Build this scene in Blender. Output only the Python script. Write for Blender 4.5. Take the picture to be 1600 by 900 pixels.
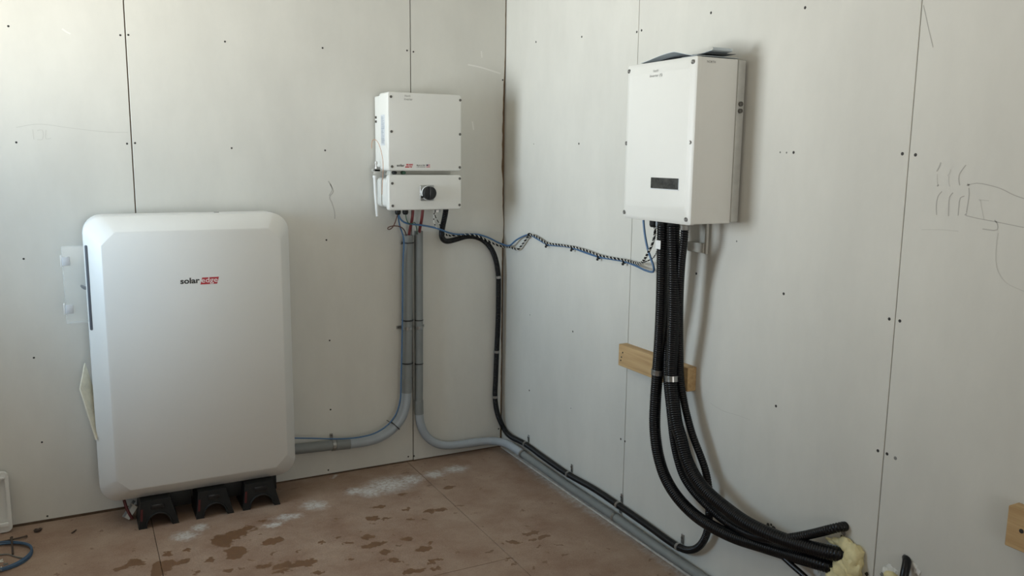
import bpy, bmesh, math, random
from mathutils import Vector, Matrix, noise

for o in list(bpy.data.objects):
    bpy.data.objects.remove(o, do_unlink=True)
SC = bpy.context.scene
COL = SC.collection
random.seed(7)

# ---------------------------------------------------------------- camera
cam_d = bpy.data.cameras.new('camera')
cam = bpy.data.objects.new('camera', cam_d)
COL.objects.link(cam)
SC.camera = cam
YAW, PITCH, ROLL = math.radians(27.657), math.radians(-8.960), math.radians(0.681)
_f = Vector((math.sin(YAW) * math.cos(PITCH), math.cos(YAW) * math.cos(PITCH), math.sin(PITCH)))
_r = Vector((math.cos(YAW), -math.sin(YAW), 0))
_u = _r.cross(_f)
_r2 = _r * math.cos(ROLL) + _u * math.sin(ROLL)
_u2 = -_r * math.sin(ROLL) + _u * math.cos(ROLL)
cam.matrix_world = Matrix(((_r2.x, _u2.x, -_f.x, -1.9485), (_r2.y, _u2.y, -_f.y, -3.8101),
                           (_r2.z, _u2.z, -_f.z, 1.5301), (0, 0, 0, 1)))
cam_d.sensor_width = 36.0
cam_d.lens = 36.0 * 1305.36 / 1600
cam_d.clip_start = 0.02

# ---------------------------------------------------------------- world and daylight
w = bpy.data.worlds.new('sky')
SC.world = w
w.use_nodes = True
w.node_tree.nodes['Background'].inputs[0].default_value = (0.62, 0.74, 0.92, 1)
w.node_tree.nodes['Background'].inputs[1].default_value = 0.6


def area(name, loc, direction, sx, sy, power, color, spread=180):
    d = bpy.data.lights.new(name, 'AREA')
    d.shape = 'RECTANGLE'
    d.size, d.size_y = sx, sy
    d.energy = power
    d.color = color
    d.spread = math.radians(spread)
    o = bpy.data.objects.new(name, d)
    COL.objects.link(o)
    o.location = loc
    o.rotation_euler = Vector(direction).to_track_quat('-Z', 'Y').to_euler()
    return o


# daylight entering by the window in the side wall: sunlit ground from below, sky from above
area('window_ground_light', (-3.10, -0.74, 1.50), (1, -0.22, 0.82), 0.82, 0.94, 39, (1.0, 0.98, 0.90), 112)
area('window_sky_light', (-3.12, -0.74, 1.52), (1, 0.02, -0.06), 0.82, 0.92, 12.0, (0.55, 0.78, 1.0), 105)
# soft fill light added behind the camera, in an assumed open doorway
area('rear_fill_light', (-1.6, -5.98, 1.25), (0, 1, 0.95), 1.1, 2.0, 45, (1.0, 0.96, 0.885), 125)
SC.view_settings.view_transform = 'Standard'
SC.view_settings.look = 'None'
SC.view_settings.exposure = 0.0
SC.view_settings.gamma = 1.0
SC.view_settings.use_curve_mapping = False
SC.cycles.use_denoising = True
SC.cycles.max_bounces = 8
SC.cycles.diffuse_bounces = 5


# ---------------------------------------------------------------- materials
def mat(name, col, rough=0.5, metal=0.0, var=0.0, scale=8.0, bump=0.0, bscale=200.0, alpha=1.0, spec=0.5, trans=0.0, stretch=(1, 1, 1)):
    m = bpy.data.materials.new(name)
    m.use_nodes = True
    nt = m.node_tree
    b = nt.nodes['Principled BSDF']
    b.inputs['Base Color'].default_value = (*col, 1)
    b.inputs['Roughness'].default_value = rough
    b.inputs['Metallic'].default_value = metal
    b.inputs['Alpha'].default_value = alpha
    b.inputs['Specular IOR Level'].default_value = spec
    b.inputs['Transmission Weight'].default_value = trans
    tc = nt.nodes.new('ShaderNodeTexCoord')
    mp = nt.nodes.new('ShaderNodeMapping')
    mp.inputs['Scale'].default_value = stretch
    nt.links.new(tc.outputs['Object'], mp.inputs['Vector'])
    if var > 0:
        n = nt.nodes.new('ShaderNodeTexNoise')
        n.inputs['Scale'].default_value = scale
        n.inputs['Detail'].default_value = 6
        n.inputs['Roughness'].default_value = 0.65
        nt.links.new(mp.outputs[0], n.inputs['Vector'])
        r = nt.nodes.new('ShaderNodeValToRGB')
        r.color_ramp.elements[0].position = 0.3
        r.color_ramp.elements[1].position = 0.7
        r.color_ramp.elements[0].color = (*[c * (1 - var) for c in col], 1)
        r.color_ramp.elements[1].color = (*[min(1, c * (1 + var)) for c in col], 1)
        nt.links.new(n.outputs[0], r.inputs[0])
        nt.links.new(r.outputs[0], b.inputs['Base Color'])
    if bump > 0:
        n = nt.nodes.new('ShaderNodeTexNoise')
        n.inputs['Scale'].default_value = bscale
        n.inputs['Detail'].default_value = 3
        nt.links.new(mp.outputs[0], n.inputs['Vector'])
        bp = nt.nodes.new('ShaderNodeBump')
        bp.inputs['Strength'].default_value = bump
        bp.inputs['Distance'].default_value = 0.002
        nt.links.new(n.outputs[0], bp.inputs['Height'])
        nt.links.new(bp.outputs[0], b.inputs['Normal'])
    return m


M = dict(
    drywall=mat('drywall_paper', (0.595, 0.586, 0.540), 0.85, var=0.05, scale=4.0, stretch=(1, 1, .45), bump=0.05, bscale=160, spec=0.2),
    stud=mat('stud_wood', (0.16, 0.105, 0.06), 0.85, var=0.35, scale=14, stretch=(1, 1, .15)),
    torn=mat('torn_paper', (0.30, 0.22, 0.14), 0.95, var=0.3, scale=60),
    plaster=mat('plaster_room', (0.52, 0.505, 0.465), 0.9, var=0.03),
    screw=mat('black_screw', (0.018, 0.016, 0.014), 0.55),
    screw_grey=mat('filled_screw', (0.20, 0.20, 0.19), 0.7),
    bolt=mat('bolt_steel', (0.13, 0.125, 0.115), 0.45, metal=0.6),
    white=mat('powder_white', (0.68, 0.68, 0.645), 0.42, var=0.015, scale=5, bump=0.04, bscale=400),
    batt=mat('battery_white', (0.66, 0.66, 0.635), 0.45, var=0.012, scale=4, bump=0.03, bscale=300),
    batt_rim=mat('battery_rim_white', (0.74, 0.75, 0.745), 0.38, var=0.01, scale=4),
    alum=mat('cast_aluminium', (0.50, 0.50, 0.47), 0.45, metal=0.35, var=0.08, scale=30),
    steel=mat('zinc_steel', (0.36, 0.36, 0.35), 0.28, metal=0.9, var=0.12, scale=60),
    bracket=mat('bracket_paint', (0.50, 0.49, 0.44), 0.5, var=0.05, scale=20),
    black=mat('black_jacket', (0.0055, 0.006, 0.007), 0.27, spec=0.32),
    blackflat=mat('black_plastic', (0.012, 0.013, 0.013), 0.5, spec=.3),
    knob=mat('knob_black', (0.008, 0.008, 0.009), 0.28),
    ink=mat('dark_ink', (0.03, 0.03, 0.028), 0.6),
    handink=mat('marker_ink', (0.26, 0.26, 0.25), 0.7),
    red=mat('logo_red', (0.42, 0.025, 0.035), 0.5),
    logowhite=mat('logo_white', (0.80, 0.72, 0.70), 0.5),
    flagblue=mat('flag_navy', (0.03, 0.035, 0.08), 0.5),
    flagred=mat('flag_red', (0.40, 0.09, 0.11), 0.5),
    sticker=mat('sticker_grey', (0.55, 0.58, 0.61), 0.5, var=0.05, scale=90),
    stickerink=mat('sticker_ink', (0.30, 0.33, 0.37), 0.6),
    pvc_dark=mat('pvc_grey', (0.195, 0.208, 0.203), 0.5, var=0.08, scale=12),
    pvc=mat('pvc_elbow_grey', (0.34, 0.375, 0.405), 0.45, var=0.06, scale=12),
    blue=mat('blue_cable', (0.055, 0.135, 0.265), 0.45),
    wred=mat('red_cable', (0.17, 0.035, 0.035), 0.45),
    wbrown=mat('brown_wire', (0.09, 0.035, 0.022), 0.5),
    wgreen=mat('green_wire', (0.035, 0.10, 0.055), 0.5),
    worange=mat('orange_wire', (0.50, 0.24, 0.12), 0.5),
    wwhite=mat('white_wire', (0.62, 0.61, 0.56), 0.5),
    wgrey=mat('grey_wire', (0.16, 0.16, 0.15), 0.5),
    label=mat('white_label', (0.72, 0.73, 0.72), 0.5),
    paper=mat('booklet_paper', (0.46, 0.52, 0.56), 0.5, var=0.08, scale=10),
    paperdark=mat('booklet_print', (0.10, 0.11, 0.12), 0.5, var=0.2, scale=30),
    foam=mat('spray_foam', (0.70, 0.62, 0.34), 0.55, var=0.14, scale=28, bump=0.5, bscale=60),
    tray=mat('tray_white', (0.66, 0.66, 0.63), 0.5, var=0.06, scale=9),
    beige=mat('beige_plate', (0.60, 0.57, 0.46), 0.4, var=0.16, scale=22),
    crumb=mat('gypsum_crumb', (0.72, 0.72, 0.69), 0.95, var=0.1, scale=80),
    rust=mat('dark_rod', (0.045, 0.030, 0.022), 0.7, var=0.3, scale=40),
    redstrap=mat('red_plastic', (0.075, 0.008, 0.009), 0.5),
    slot=mat('slot_grey', (0.10, 0.115, 0.14), 0.5),
    coilblue=mat('coil_blue', (0.045, 0.095, 0.165), 0.5),
    pencil=mat('pencil_mark', (0.40, 0.39, 0.36), 0.9),
    pencil_faint=mat('pencil_faint', (0.50, 0.49, 0.45), 0.9),
    scuff=mat('pale_scuff', (0.70, 0.69, 0.65), 0.9),
    strip=mat('floor_strip', (0.55, 0.50, 0.44), 0.9, var=0.2, scale=40),
)

# clear plastic
m = bpy.data.materials.new('clear_plastic')
m.use_nodes = True
b = m.node_tree.nodes['Principled BSDF']
b.inputs['Base Color'].default_value = (0.80, 0.87, 0.88, 1)
b.inputs['Roughness'].default_value = 0.08
b.inputs['Alpha'].default_value = 0.13
b.inputs['Specular IOR Level'].default_value = 0.6
M['clear'] = m

# display glass with faint dust
M['display'] = mat('display_glass', (0.028, 0.029, 0.028), 0.25, var=0.8, scale=38)

# pine with grain along the board
def wood(name, axis):
    m = mat(name, (0.50, 0.34, 0.17), 0.65)
    nt = m.node_tree
    b = nt.nodes['Principled BSDF']
    tc = nt.nodes.new('ShaderNodeTexCoord')
    mp = nt.nodes.new('ShaderNodeMapping')
    mp.inputs['Scale'].default_value = (1, .06, 1) if axis == 'y' else (1, 1, 1)
    nt.links.new(tc.outputs['Object'], mp.inputs[0])
    n = nt.nodes.new('ShaderNodeTexNoise')
    n.inputs['Scale'].default_value = 55
    n.inputs['Detail'].default_value = 5
    n.inputs['Distortion'].default_value = 0.6
    nt.links.new(mp.outputs[0], n.inputs['Vector'])
    r = nt.nodes.new('ShaderNodeValToRGB')
    r.color_ramp.elements[0].position = 0.32
    r.color_ramp.elements[1].position = 0.68
    r.color_ramp.elements[0].color = (0.40, 0.25, 0.11, 1)
    r.color_ramp.elements[1].color = (0.56, 0.39, 0.20, 1)
    nt.links.new(n.outputs[0], r.inputs[0])
    nt.links.new(r.outputs[0], b.inputs['Base Color'])
    return m


M['pine'] = wood('pine_wood', 'y')

WET = [(-1.5031, -0.4992, 0.0412, 0.0602), (-1.4512, -0.4649, 0.0454, 0.04), (-1.3976, -0.4295, 0.0321, 0.0229), (-1.4738, -0.6277, 0.0401, 0.0564), (-1.3244, -0.5917, 0.043, 0.0316), (-1.6363, -0.521, 0.0154, 0.0148), (-1.322, -0.3899, 0.0224, 0.0118), (-1.3661, -0.5067, 0.0075, 0.0088), (-1.8307, -0.5488, 0.0368, 0.0362), (-1.8727, -0.5695, 0.0201, 0.0198), (-1.7361, -0.6163, 0.0411, 0.043), (-1.7563, -0.6574, 0.0325, 0.0381), (-1.6689, -0.618, 0.0328, 0.018), (-1.5782, -0.6479, 0.0202, 0.0179), (-1.6342, -0.7176, 0.0148, 0.017), (-1.5261, -0.7609, 0.0166, 0.0168), (-1.7105, -0.5223, 0.0185, 0.0146), (-1.3997, -0.7822, 0.037, 0.015), (-1.2755, -0.8267, 0.0582, 0.0224), (-1.3354, -0.8139, 0.0414, 0.0186), (-1.3535, -0.8562, 0.0328, 0.0163), (-1.2289, -0.9277, 0.0209, 0.0142), (-1.2556, -0.724, 0.009, 0.008), (-1.0841, -0.6741, 0.0228, 0.0125), (-1.0593, -0.7407, 0.027, 0.0141), (-0.9741, -0.7988, 0.0534, 0.0217), (-0.9619, -0.8796, 0.0269, 0.0171), (-0.9496, -0.9555, 0.0265, 0.0182), (-0.9786, -0.721, 0.0281, 0.0207), (-0.8367, -0.8099, 0.0191, 0.016), (-0.8084, -0.9215, 0.0323, 0.0226), (-0.824, -1.0345, 0.0181, 0.0141), (-0.916, -1.0721, 0.0453, 0.0174), (-0.8318, -1.0892, 0.016, 0.0119), (-0.7945, -1.0277, 0.0176, 0.0089), (-1.0919, -0.8811, 0.0133, 0.0112), (-0.9062, -0.5617, 0.0296, 0.0228), (-0.8513, -0.5886, 0.0215, 0.0136), (-0.6579, -0.5989, 0.0287, 0.0208), (-0.6119, -0.6103, 0.0249, 0.0184), (-0.7455, -0.5367, 0.0201, 0.0118), (-0.518, -0.6053, 0.0188, 0.0117), (-0.4855, -0.395, 0.0362, 0.0157), (-0.7002, -0.3838, 0.0259, 0.0128), (-0.8415, -0.4645, 0.0275, 0.0103), (-1.0459, -0.504, 0.0097, 0.008), (-0.9906, -0.9353, 0.0107, 0.0092), (-0.8909, -0.8466, 0.0128, 0.008), (-0.764, -0.6446, 0.0196, 0.0111), (-0.7091, -0.6714, 0.0147, 0.0089), (-0.5885, -1.0522, 0.0114, 0.009), (-0.7721, -0.8817, 0.017, 0.0136), (-1.1575, -0.6924, 0.0147, 0.0144), (-0.363, -0.9844, 0.0279, 0.0165), (-0.3375, -1.0318, 0.0283, 0.0187), (-0.3944, -1.0414, 0.0239, 0.0132), (-0.4695, -1.0213, 0.0212, 0.0173), (-0.5129, -1.0084, 0.0139, 0.0106), (-0.3373, -1.2127, 0.0147, 0.0085), (-0.3199, -1.1248, 0.0149, 0.008), (-0.5502, -1.1756, 0.0134, 0.0107), (-0.4986, -1.2502, 0.0125, 0.008), (-0.548, -1.1431, 0.0157, 0.008), (-0.3923, -1.1007, 0.0111, 0.008)]
DUST = [(-0.7217, -0.2483, 0.1328, 0.112), (-0.8244, -0.2773, 0.067, 0.0786), (-0.6047, -0.2232, 0.0696, 0.0692), (-1.6352, -0.3939, 0.0577, 0.0538), (-1.2227, -0.3936, 0.0753, 0.0334), (-1.092, -0.3252, 0.0615, 0.0622), (-0.8837, -0.2485, 0.0538, 0.0479), (-0.923, -0.0285, 0.0322, 0.0149), (-0.3564, -0.1987, 0.0709, 0.0521), (-0.4785, -0.2166, 0.0593, 0.0565), (-1.2933, -0.4427, 0.0553, 0.0276), (-1.5723, -0.3313, 0.0369, 0.0422), (0.012, -0.75, 0.075, 0.75), (0.012, -1.8, 0.075, 0.9)]


def floor_material():
    m = bpy.data.materials.new('floor_board')
    m.use_nodes = True
    nt = m.node_tree
    N, K = nt.nodes, nt.links
    b = N['Principled BSDF']
    tc = N.new('ShaderNodeTexCoord')
    geo = tc.outputs['Object']
    n1 = N.new('ShaderNodeTexNoise')
    n1.inputs['Scale'].default_value = 34
    n1.inputs['Detail'].default_value = 4
    K.new(geo, n1.inputs['Vector'])
    sub = N.new('ShaderNodeVectorMath'); sub.operation = 'SUBTRACT'
    sub.inputs[1].default_value = (.5, .5, .5)
    K.new(n1.outputs['Color'], sub.inputs[0])
    sc = N.new('ShaderNodeVectorMath'); sc.operation = 'SCALE'
    sc.inputs['Scale'].default_value = 0.075
    K.new(sub.outputs[0], sc.inputs[0])
    ad = N.new('ShaderNodeVectorMath'); ad.operation = 'ADD'
    K.new(geo, ad.inputs[0]); K.new(sc.outputs[0], ad.inputs[1])
    flat = N.new('ShaderNodeVectorMath'); flat.operation = 'MULTIPLY'
    flat.inputs[1].default_value = (1, 1, 0)
    K.new(ad.outputs[0], flat.inputs[0])

    def field(spots, k):
        last = None
        for (x, y, rx, ry) in spots:
            v = N.new('ShaderNodeVectorMath'); v.operation = 'MULTIPLY_ADD'
            v.inputs[1].default_value = (1 / rx, 1 / ry, 0)
            v.inputs[2].default_value = (-x / rx, -y / ry, 0)
            K.new(flat.outputs[0], v.inputs[0])
            l = N.new('ShaderNodeVectorMath'); l.operation = 'LENGTH'
            K.new(v.outputs[0], l.inputs[0])
            if last is None:
                last = l.outputs['Value']
            else:
                mi = N.new('ShaderNodeMath'); mi.operation = 'MINIMUM'
                K.new(last, mi.inputs[0]); K.new(l.outputs['Value'], mi.inputs[1])
                last = mi.outputs[0]
        return last

    def ramp(src, a, bb, ca=0.0, cb=1.0):
        r = N.new('ShaderNodeMapRange')
        r.interpolation_type = 'SMOOTHSTEP'
        r.inputs['From Min'].default_value = a
        r.inputs['From Max'].default_value = bb
        r.inputs['To Min'].default_value = ca
        r.inputs['To Max'].default_value = cb
        K.new(src, r.inputs['Value'])
        return r.outputs[0]

    wet = ramp(field(WET, 0), 0.92, 1.12, 1, 0)
    nw = N.new('ShaderNodeTexNoise')
    nw.inputs['Scale'].default_value = 19
    nw.inputs['Detail'].default_value = 5
    nw.inputs['Roughness'].default_value = 0.6
    nw.inputs['Distortion'].default_value = 0.4
    K.new(geo, nw.inputs['Vector'])
    wmax = N.new('ShaderNodeMath'); wmax.operation = 'MAXIMUM'
    K.new(wet, wmax.inputs[0]); K.new(ramp(nw.outputs[0], 0.655, 0.675, 0, 0.85), wmax.inputs[1])
    wet = wmax.outputs[0]
    dustf = ramp(field(DUST, 1), 0.15, 1.25, 1, 0)
    nd = N.new('ShaderNodeTexNoise')
    nd.inputs['Scale'].default_value = 60
    nd.inputs['Detail'].default_value = 8
    nd.inputs['Roughness'].default_value = 0.75
    K.new(geo, nd.inputs['Vector'])
    dm = N.new('ShaderNodeMath'); dm.operation = 'MULTIPLY'
    K.new(dustf, dm.inputs[0]); K.new(ramp(nd.outputs[0], 0.28, 0.60), dm.inputs[1])
    nb = N.new('ShaderNodeTexNoise')
    nb.inputs['Scale'].default_value = 4.5
    nb.inputs['Detail'].default_value = 8
    nb.inputs['Roughness'].default_value = 0.65
    K.new(geo, nb.inputs['Vector'])
    base = N.new('ShaderNodeValToRGB')
    base.color_ramp.elements[0].position = 0.32
    base.color_ramp.elements[0].color = (0.250, 0.157, 0.108, 1)
    base.color_ramp.elements[1].position = 0.66
    base.color_ramp.elements[1].color = (0.360, 0.265, 0.198, 1)
    K.new(nb.outputs[0], base.inputs[0])
    ns = N.new('ShaderNodeTexNoise')
    ns.inputs['Scale'].default_value = 170
    ns.inputs['Detail'].default_value = 3
    K.new(geo, ns.inputs['Vector'])
    sp = N.new('ShaderNodeMix'); sp.data_type = 'RGBA'; sp.blend_type = 'MULTIPLY'
    K.new(ramp(ns.outputs[0], 0.3, 0.7, 0.0, 0.30), sp.inputs['Factor'])
    K.new(base.outputs[0], sp.inputs[6]); sp.inputs[7].default_value = (0.6, 0.55, 0.5, 1)
    x1 = N.new('ShaderNodeMix'); x1.data_type = 'RGBA'
    K.new(wet, x1.inputs['Factor'])
    K.new(sp.outputs[2], x1.inputs[6]); x1.inputs[7].default_value = (0.165, 0.090, 0.048, 1)
    x2 = N.new('ShaderNodeMix'); x2.data_type = 'RGBA'
    K.new(dm.outputs[0], x2.inputs['Factor'])
    K.new(x1.outputs[2], x2.inputs[6]); x2.inputs[7].default_value = (0.52, 0.50, 0.47, 1)
    K.new(x2.outputs[2], b.inputs['Base Color'])
    K.new(ramp(wet, 0, 1, 0.72, 0.42), b.inputs['Roughness'])
    b.inputs['Specular IOR Level'].default_value = 0.3
    bp = N.new('ShaderNodeBump')
    bp.inputs['Strength'].default_value = 0.12
    bp.inputs['Distance'].default_value = 0.002
    K.new(ns.outputs[0], bp.inputs['Height'])
    K.new(bp.outputs[0], b.inputs['Normal'])
    return m


M['floor'] = floor_material()

# ---------------------------------------------------------------- geometry helpers
ORI = {}


def tag(o, label=None, cat=None, group=None, kind=None):
    if label: o['label'] = label
    if cat: o['category'] = cat
    if group: o['group'] = group
    if kind: o['kind'] = kind
    return o


def thing(name, loc, label, cat, group=None):
    o = bpy.data.objects.new(name, None)
    o.empty_display_size = 0.05
    COL.objects.link(o)
    o.location = loc
    ORI[o] = Vector(loc)
    return tag(o, label, cat, group)


def obj(name, geo, material, parent=None, origin=(0, 0, 0), smooth=False, bevel=0.0, seg=2, angle=30):
    """geo = (verts, faces) in world coordinates; linked as one mesh object"""
    verts, faces = geo
    org = ORI[parent] if parent is not None else Vector(origin)
    bm = bmesh.new()
    vs = [bm.verts.new(Vector(v) - org) for v in verts]
    for f in faces:
        try:
            bm.faces.new([vs[i] for i in f])
        except ValueError:
            pass
    bmesh.ops.recalc_face_normals(bm, faces=bm.faces[:])
    if bevel > 0:
        es = [e for e in bm.edges if len(e.link_faces) == 2 and e.calc_face_angle(0) > math.radians(angle)]
        bmesh.ops.bevel(bm, geom=es, offset=bevel, segments=seg, profile=0.5, affect='EDGES', clamp_overlap=True)
    me = bpy.data.meshes.new(name)
    bm.to_mesh(me)
    bm.free()
    if smooth or bevel > 0:
        for p in me.polygons:
            p.use_smooth = len(p.vertices) <= 4
        try:
            me.set_sharp_from_angle(angle=math.radians(42))
        except Exception:
            pass
    me.materials.append(M[material])
    o = bpy.data.objects.new(name, me)
    COL.objects.link(o)
    if parent is not None:
        o.parent = parent
        ORI[o] = org
    else:
        o.location = org
        ORI[o] = org
    return o


def merge(*gs):
    V, F = [], []
    for v, f in gs:
        k = len(V)
        V += list(v)
        F += [tuple(i + k for i in q) for q in f]
    return V, F


def box(x0, x1, y0, y1, z0, z1):
    v = [(x, y, z) for z in (z0, z1) for y in (y0, y1) for x in (x0, x1)]
    return v, [(0, 1, 3, 2), (4, 5, 7, 6), (0, 1, 5, 4), (2, 3, 7, 6), (0, 2, 6, 4), (1, 3, 7, 5)]


def LW(u, v, d):      # left wall: u = x, v = z, d = distance in front of the wall
    return (u, -d, v)


def RW(u, v, d):      # right wall: u = -y (to the right), v = z
    return (-d, -u, v)


def wbox(W, u0, u1, v0, v1, d0, d1):
    v = [W(u, vv, d) for vv in (v0, v1) for d in (d0, d1) for u in (u0, u1)]
    return v, [(0, 1, 3, 2), (4, 5, 7, 6), (0, 1, 5, 4), (2, 3, 7, 6), (0, 2, 6, 4), (1, 3, 7, 5)]


def loft(rings, cap=True):
    n = len(rings[0])
    V = [p for r in rings for p in r]
    F = []
    for k in range(len(rings) - 1):
        for i in range(n):
            j = (i + 1) % n
            F.append((k * n + i, k * n + j, (k + 1) * n + j, (k + 1) * n + i))
    if cap:
        F.append(tuple(range(n)))
        F.append(tuple((len(rings) - 1) * n + i for i in range(n)))
    return V, F


def rrect(u0, u1, v0, v1, r, n=6, cut=False):
    """rounded (or corner-cut) rectangle, 4*(n+1) points"""
    pts = []
    for (cu, cv, a0) in ((u1 - r, v1 - r, 0), (u0 + r, v1 - r, 90), (u0 + r, v0 + r, 180), (u1 - r, v0 + r, 270)):
        for k in range(n + 1):
            if cut:
                t = k / n
                a, bq = math.radians(a0), math.radians(a0 + 90)
                pts.append((cu + r * (math.cos(a) * (1 - t) + math.cos(bq) * t), cv + r * (math.sin(a) * (1 - t) + math.sin(bq) * t)))
            else:
                a = math.radians(a0 + 90 * k / n)
                pts.append((cu + r * math.cos(a), cv + r * math.sin(a)))
    return pts


def plate(W, u0, u1, v0, v1, r, d0, d1, edge=0.0, n=5):
    """rounded-corner slab from depth d0 to d1 with a small front edge bevel"""
    R0 = [W(u, v, d0) for u, v in rrect(u0, u1, v0, v1, r, n)]
    R1 = [W(u, v, d1 - edge) for u, v in rrect(u0, u1, v0, v1, r, n)]
    rings = [R0, R1]
    if edge > 0:
        for k in (1, 2, 3):
            a = math.radians(30 * k)
            s = edge * (1 - math.cos(a))
            rings.append([W(u, v, d1 - edge + edge * math.sin(a)) for u, v in rrect(u0 + s, u1 - s, v0 + s, v1 - s, max(r - s, 0.0015), n)])
    return loft(rings)


def catmull(pts, step):
    P = [Vector(p) for p in pts]
    P = [P[0] * 2 - P[1]] + P + [P[-1] * 2 - P[-2]]
    out = []
    for i in range(1, len(P) - 2):
        p0, p1, p2, p3 = P[i - 1], P[i], P[i + 1], P[i + 2]
        t0 = 0.0
        t1 = t0 + max((p1 - p0).length, 1e-5) ** 0.5
        t2 = t1 + max((p2 - p1).length, 1e-5) ** 0.5
        t3 = t2 + max((p3 - p2).length, 1e-5) ** 0.5
        n = max(2, int((p2 - p1).length / step))
        for k in range(n):
            t = t1 + (t2 - t1) * k / n
            A1 = p0 * ((t1 - t) / (t1 - t0)) + p1 * ((t - t0) / (t1 - t0))
            A2 = p1 * ((t2 - t) / (t2 - t1)) + p2 * ((t - t1) / (t2 - t1))
            A3 = p2 * ((t3 - t) / (t3 - t2)) + p3 * ((t - t2) / (t3 - t2))
            B1 = A1 * ((t2 - t) / (t2 - t0)) + A2 * ((t - t0) / (t2 - t0))
            B2 = A2 * ((t3 - t) / (t3 - t1)) + A3 * ((t - t1) / (t3 - t1))
            out.append(B1 * ((t2 - t) / (t2 - t1)) + B2 * ((t - t1) / (t2 - t1)))
    out.append(P[-2])
    return out


def smooth_path(pts, it=4):
    P = [Vector(p) for p in pts]
    for _ in range(it):
        P = [P[0]] + [(P[i - 1] + P[i] * 2 + P[i + 1]) / 4 for i in range(1, len(P) - 1)] + [P[-1]]
    return P


def frames(P):
    T = [(P[min(i + 1, len(P) - 1)] - P[max(i - 1, 0)]).normalized() for i in range(len(P))]
    a = Vector((0, 0, 1)) if abs(T[0].z) < .9 else Vector((1, 0, 0))
    n = T[0].cross(a).normalized()
    out = []
    for i in range(len(P)):
        n = (n - T[i] * n.dot(T[i]))
        n.normalize()
        out.append((P[i], T[i], n.copy(), T[i].cross(n)))
    return out


def sweep(P, rad, sides=12, cap=True):
    """tube along P; rad a number or a function of arc length"""
    s = 0
    rings = []
    fr = frames(P)
    for i, (p, t, n, bn) in enumerate(fr):
        if i:
            s += (P[i] - P[i - 1]).length
        r = rad(s) if callable(rad) else rad
        rings.append([p + n * (r * math.cos(2 * math.pi * k / sides)) + bn * (r * math.sin(2 * math.pi * k / sides)) for k in range(sides)])
    return loft(rings, cap)


def tube(pts, r, sides=8, step=0.012, it=2):
    return sweep(smooth_path(catmull(pts, step), it), r, sides)


def cyl(c, axis, r0, r1, length, sides=20):
    """frustum starting at c along axis"""
    c, a = Vector(c), Vector(axis).normalized()
    return sweep([c, c + a * length], lambda s: r0 if s == 0 else r1, sides)


def lathe(c, axis, prof, sides=24):
    """prof = [(distance along the axis, radius)]"""
    c, a = Vector(c), Vector(axis).normalized()
    q = Vector((0, 0, 1)) if abs(a.z) < .9 else Vector((1, 0, 0))
    n = a.cross(q).normalized()
    bn = a.cross(n)
    return loft([[c + a * h + n * (r * math.cos(2 * math.pi * k / sides)) + bn * (r * math.sin(2 * math.pi * k / sides)) for k in range(sides)] for h, r in prof])


def text_geo(s, W, u, v, d, size, bold=0.0, sx=1.0, shear=0.0, thick=0.0004, align='LEFT', rise=0.0):
    c = bpy.data.curves.new('lettering', 'FONT')
    c.body = s
    c.size = size
    c.offset = bold
    c.shear = shear
    c.align_x = align
    c.resolution_u = 3
    t = bpy.data.objects.new('lettering', c)
    COL.objects.link(t)
    dg = bpy.context.evaluated_depsgraph_get()
    me = bpy.data.meshes.new_from_object(t.evaluated_get(dg))
    V = [W(u + p.co.x * sx, v + p.co.y + p.co.x * rise, d + thick) for p in me.vertices]
    F = [tuple(p.vertices) for p in me.polygons]
    bpy.data.objects.remove(t, do_unlink=True)
    bpy.data.curves.remove(c)
    bpy.data.meshes.remove(me)
    return V, F


def text_fit(s, W, u0, u1, v0, v1, d, bold=0.0, shear=0.0, thick=0.0004):
    """lettering stretched to an exact box"""
    V, F = text_geo(s, lambda a, b, c: (a, b, c), 0, 0, 0, 1.0, bold, 1.0, shear, 0.0)
    x0, x1 = min(p[0] for p in V), max(p[0] for p in V)
    y0, y1 = min(p[1] for p in V), max(p[1] for p in V)
    return [W(u0 + (p[0] - x0) / (x1 - x0) * (u1 - u0), v0 + (p[1] - y0) / (y1 - y0) * (v1 - v0), d + thick) for p in V], F


def ribbed(P, r, pitch=0.0080, amp=0.0013):
    """corrugated flexible conduit: resample finely so every rib is real"""
    L = [0]
    for i in range(1, len(P)):
        L.append(L[-1] + (P[i] - P[i - 1]).length)
    n = int(L[-1] / pitch * 4)
    Q, j = [], 0
    for k in range(n + 1):
        s = L[-1] * k / n
        while j < len(L) - 2 and L[j + 1] < s:
            j += 1
        t = (s - L[j]) / max(L[j + 1] - L[j], 1e-9)
        Q.append(P[j].lerp(P[j + 1], min(max(t, 0), 1)))
    fr = frames(Q)
    prof = (1.0, 0.75, -1.2, 0.75)
    rings = []
    for i, (p, t, nn, bn) in enumerate(fr):
        rr = r + amp * prof[i % 4] * .8
        rings.append([p + nn * (rr * math.cos(2 * math.pi * k / 16)) + bn * (rr * math.sin(2 * math.pi * k / 16)) for k in range(16)])
    return loft(rings)


def ring_at(P, i, r, width, sides=18):
    """short sleeve around a path at index i"""
    i = min(max(i, 1), len(P) - 2)
    t = (P[i + 1] - P[i - 1]).normalized()
    return lathe(P[i] - t * width / 2, t, [(0, r * .9), (0, r), (width, r), (width, r * .9)], sides)


def near(P, q):
    q = Vector(q)
    return min(range(len(P)), key=lambda i: (P[i] - q).length)


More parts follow.
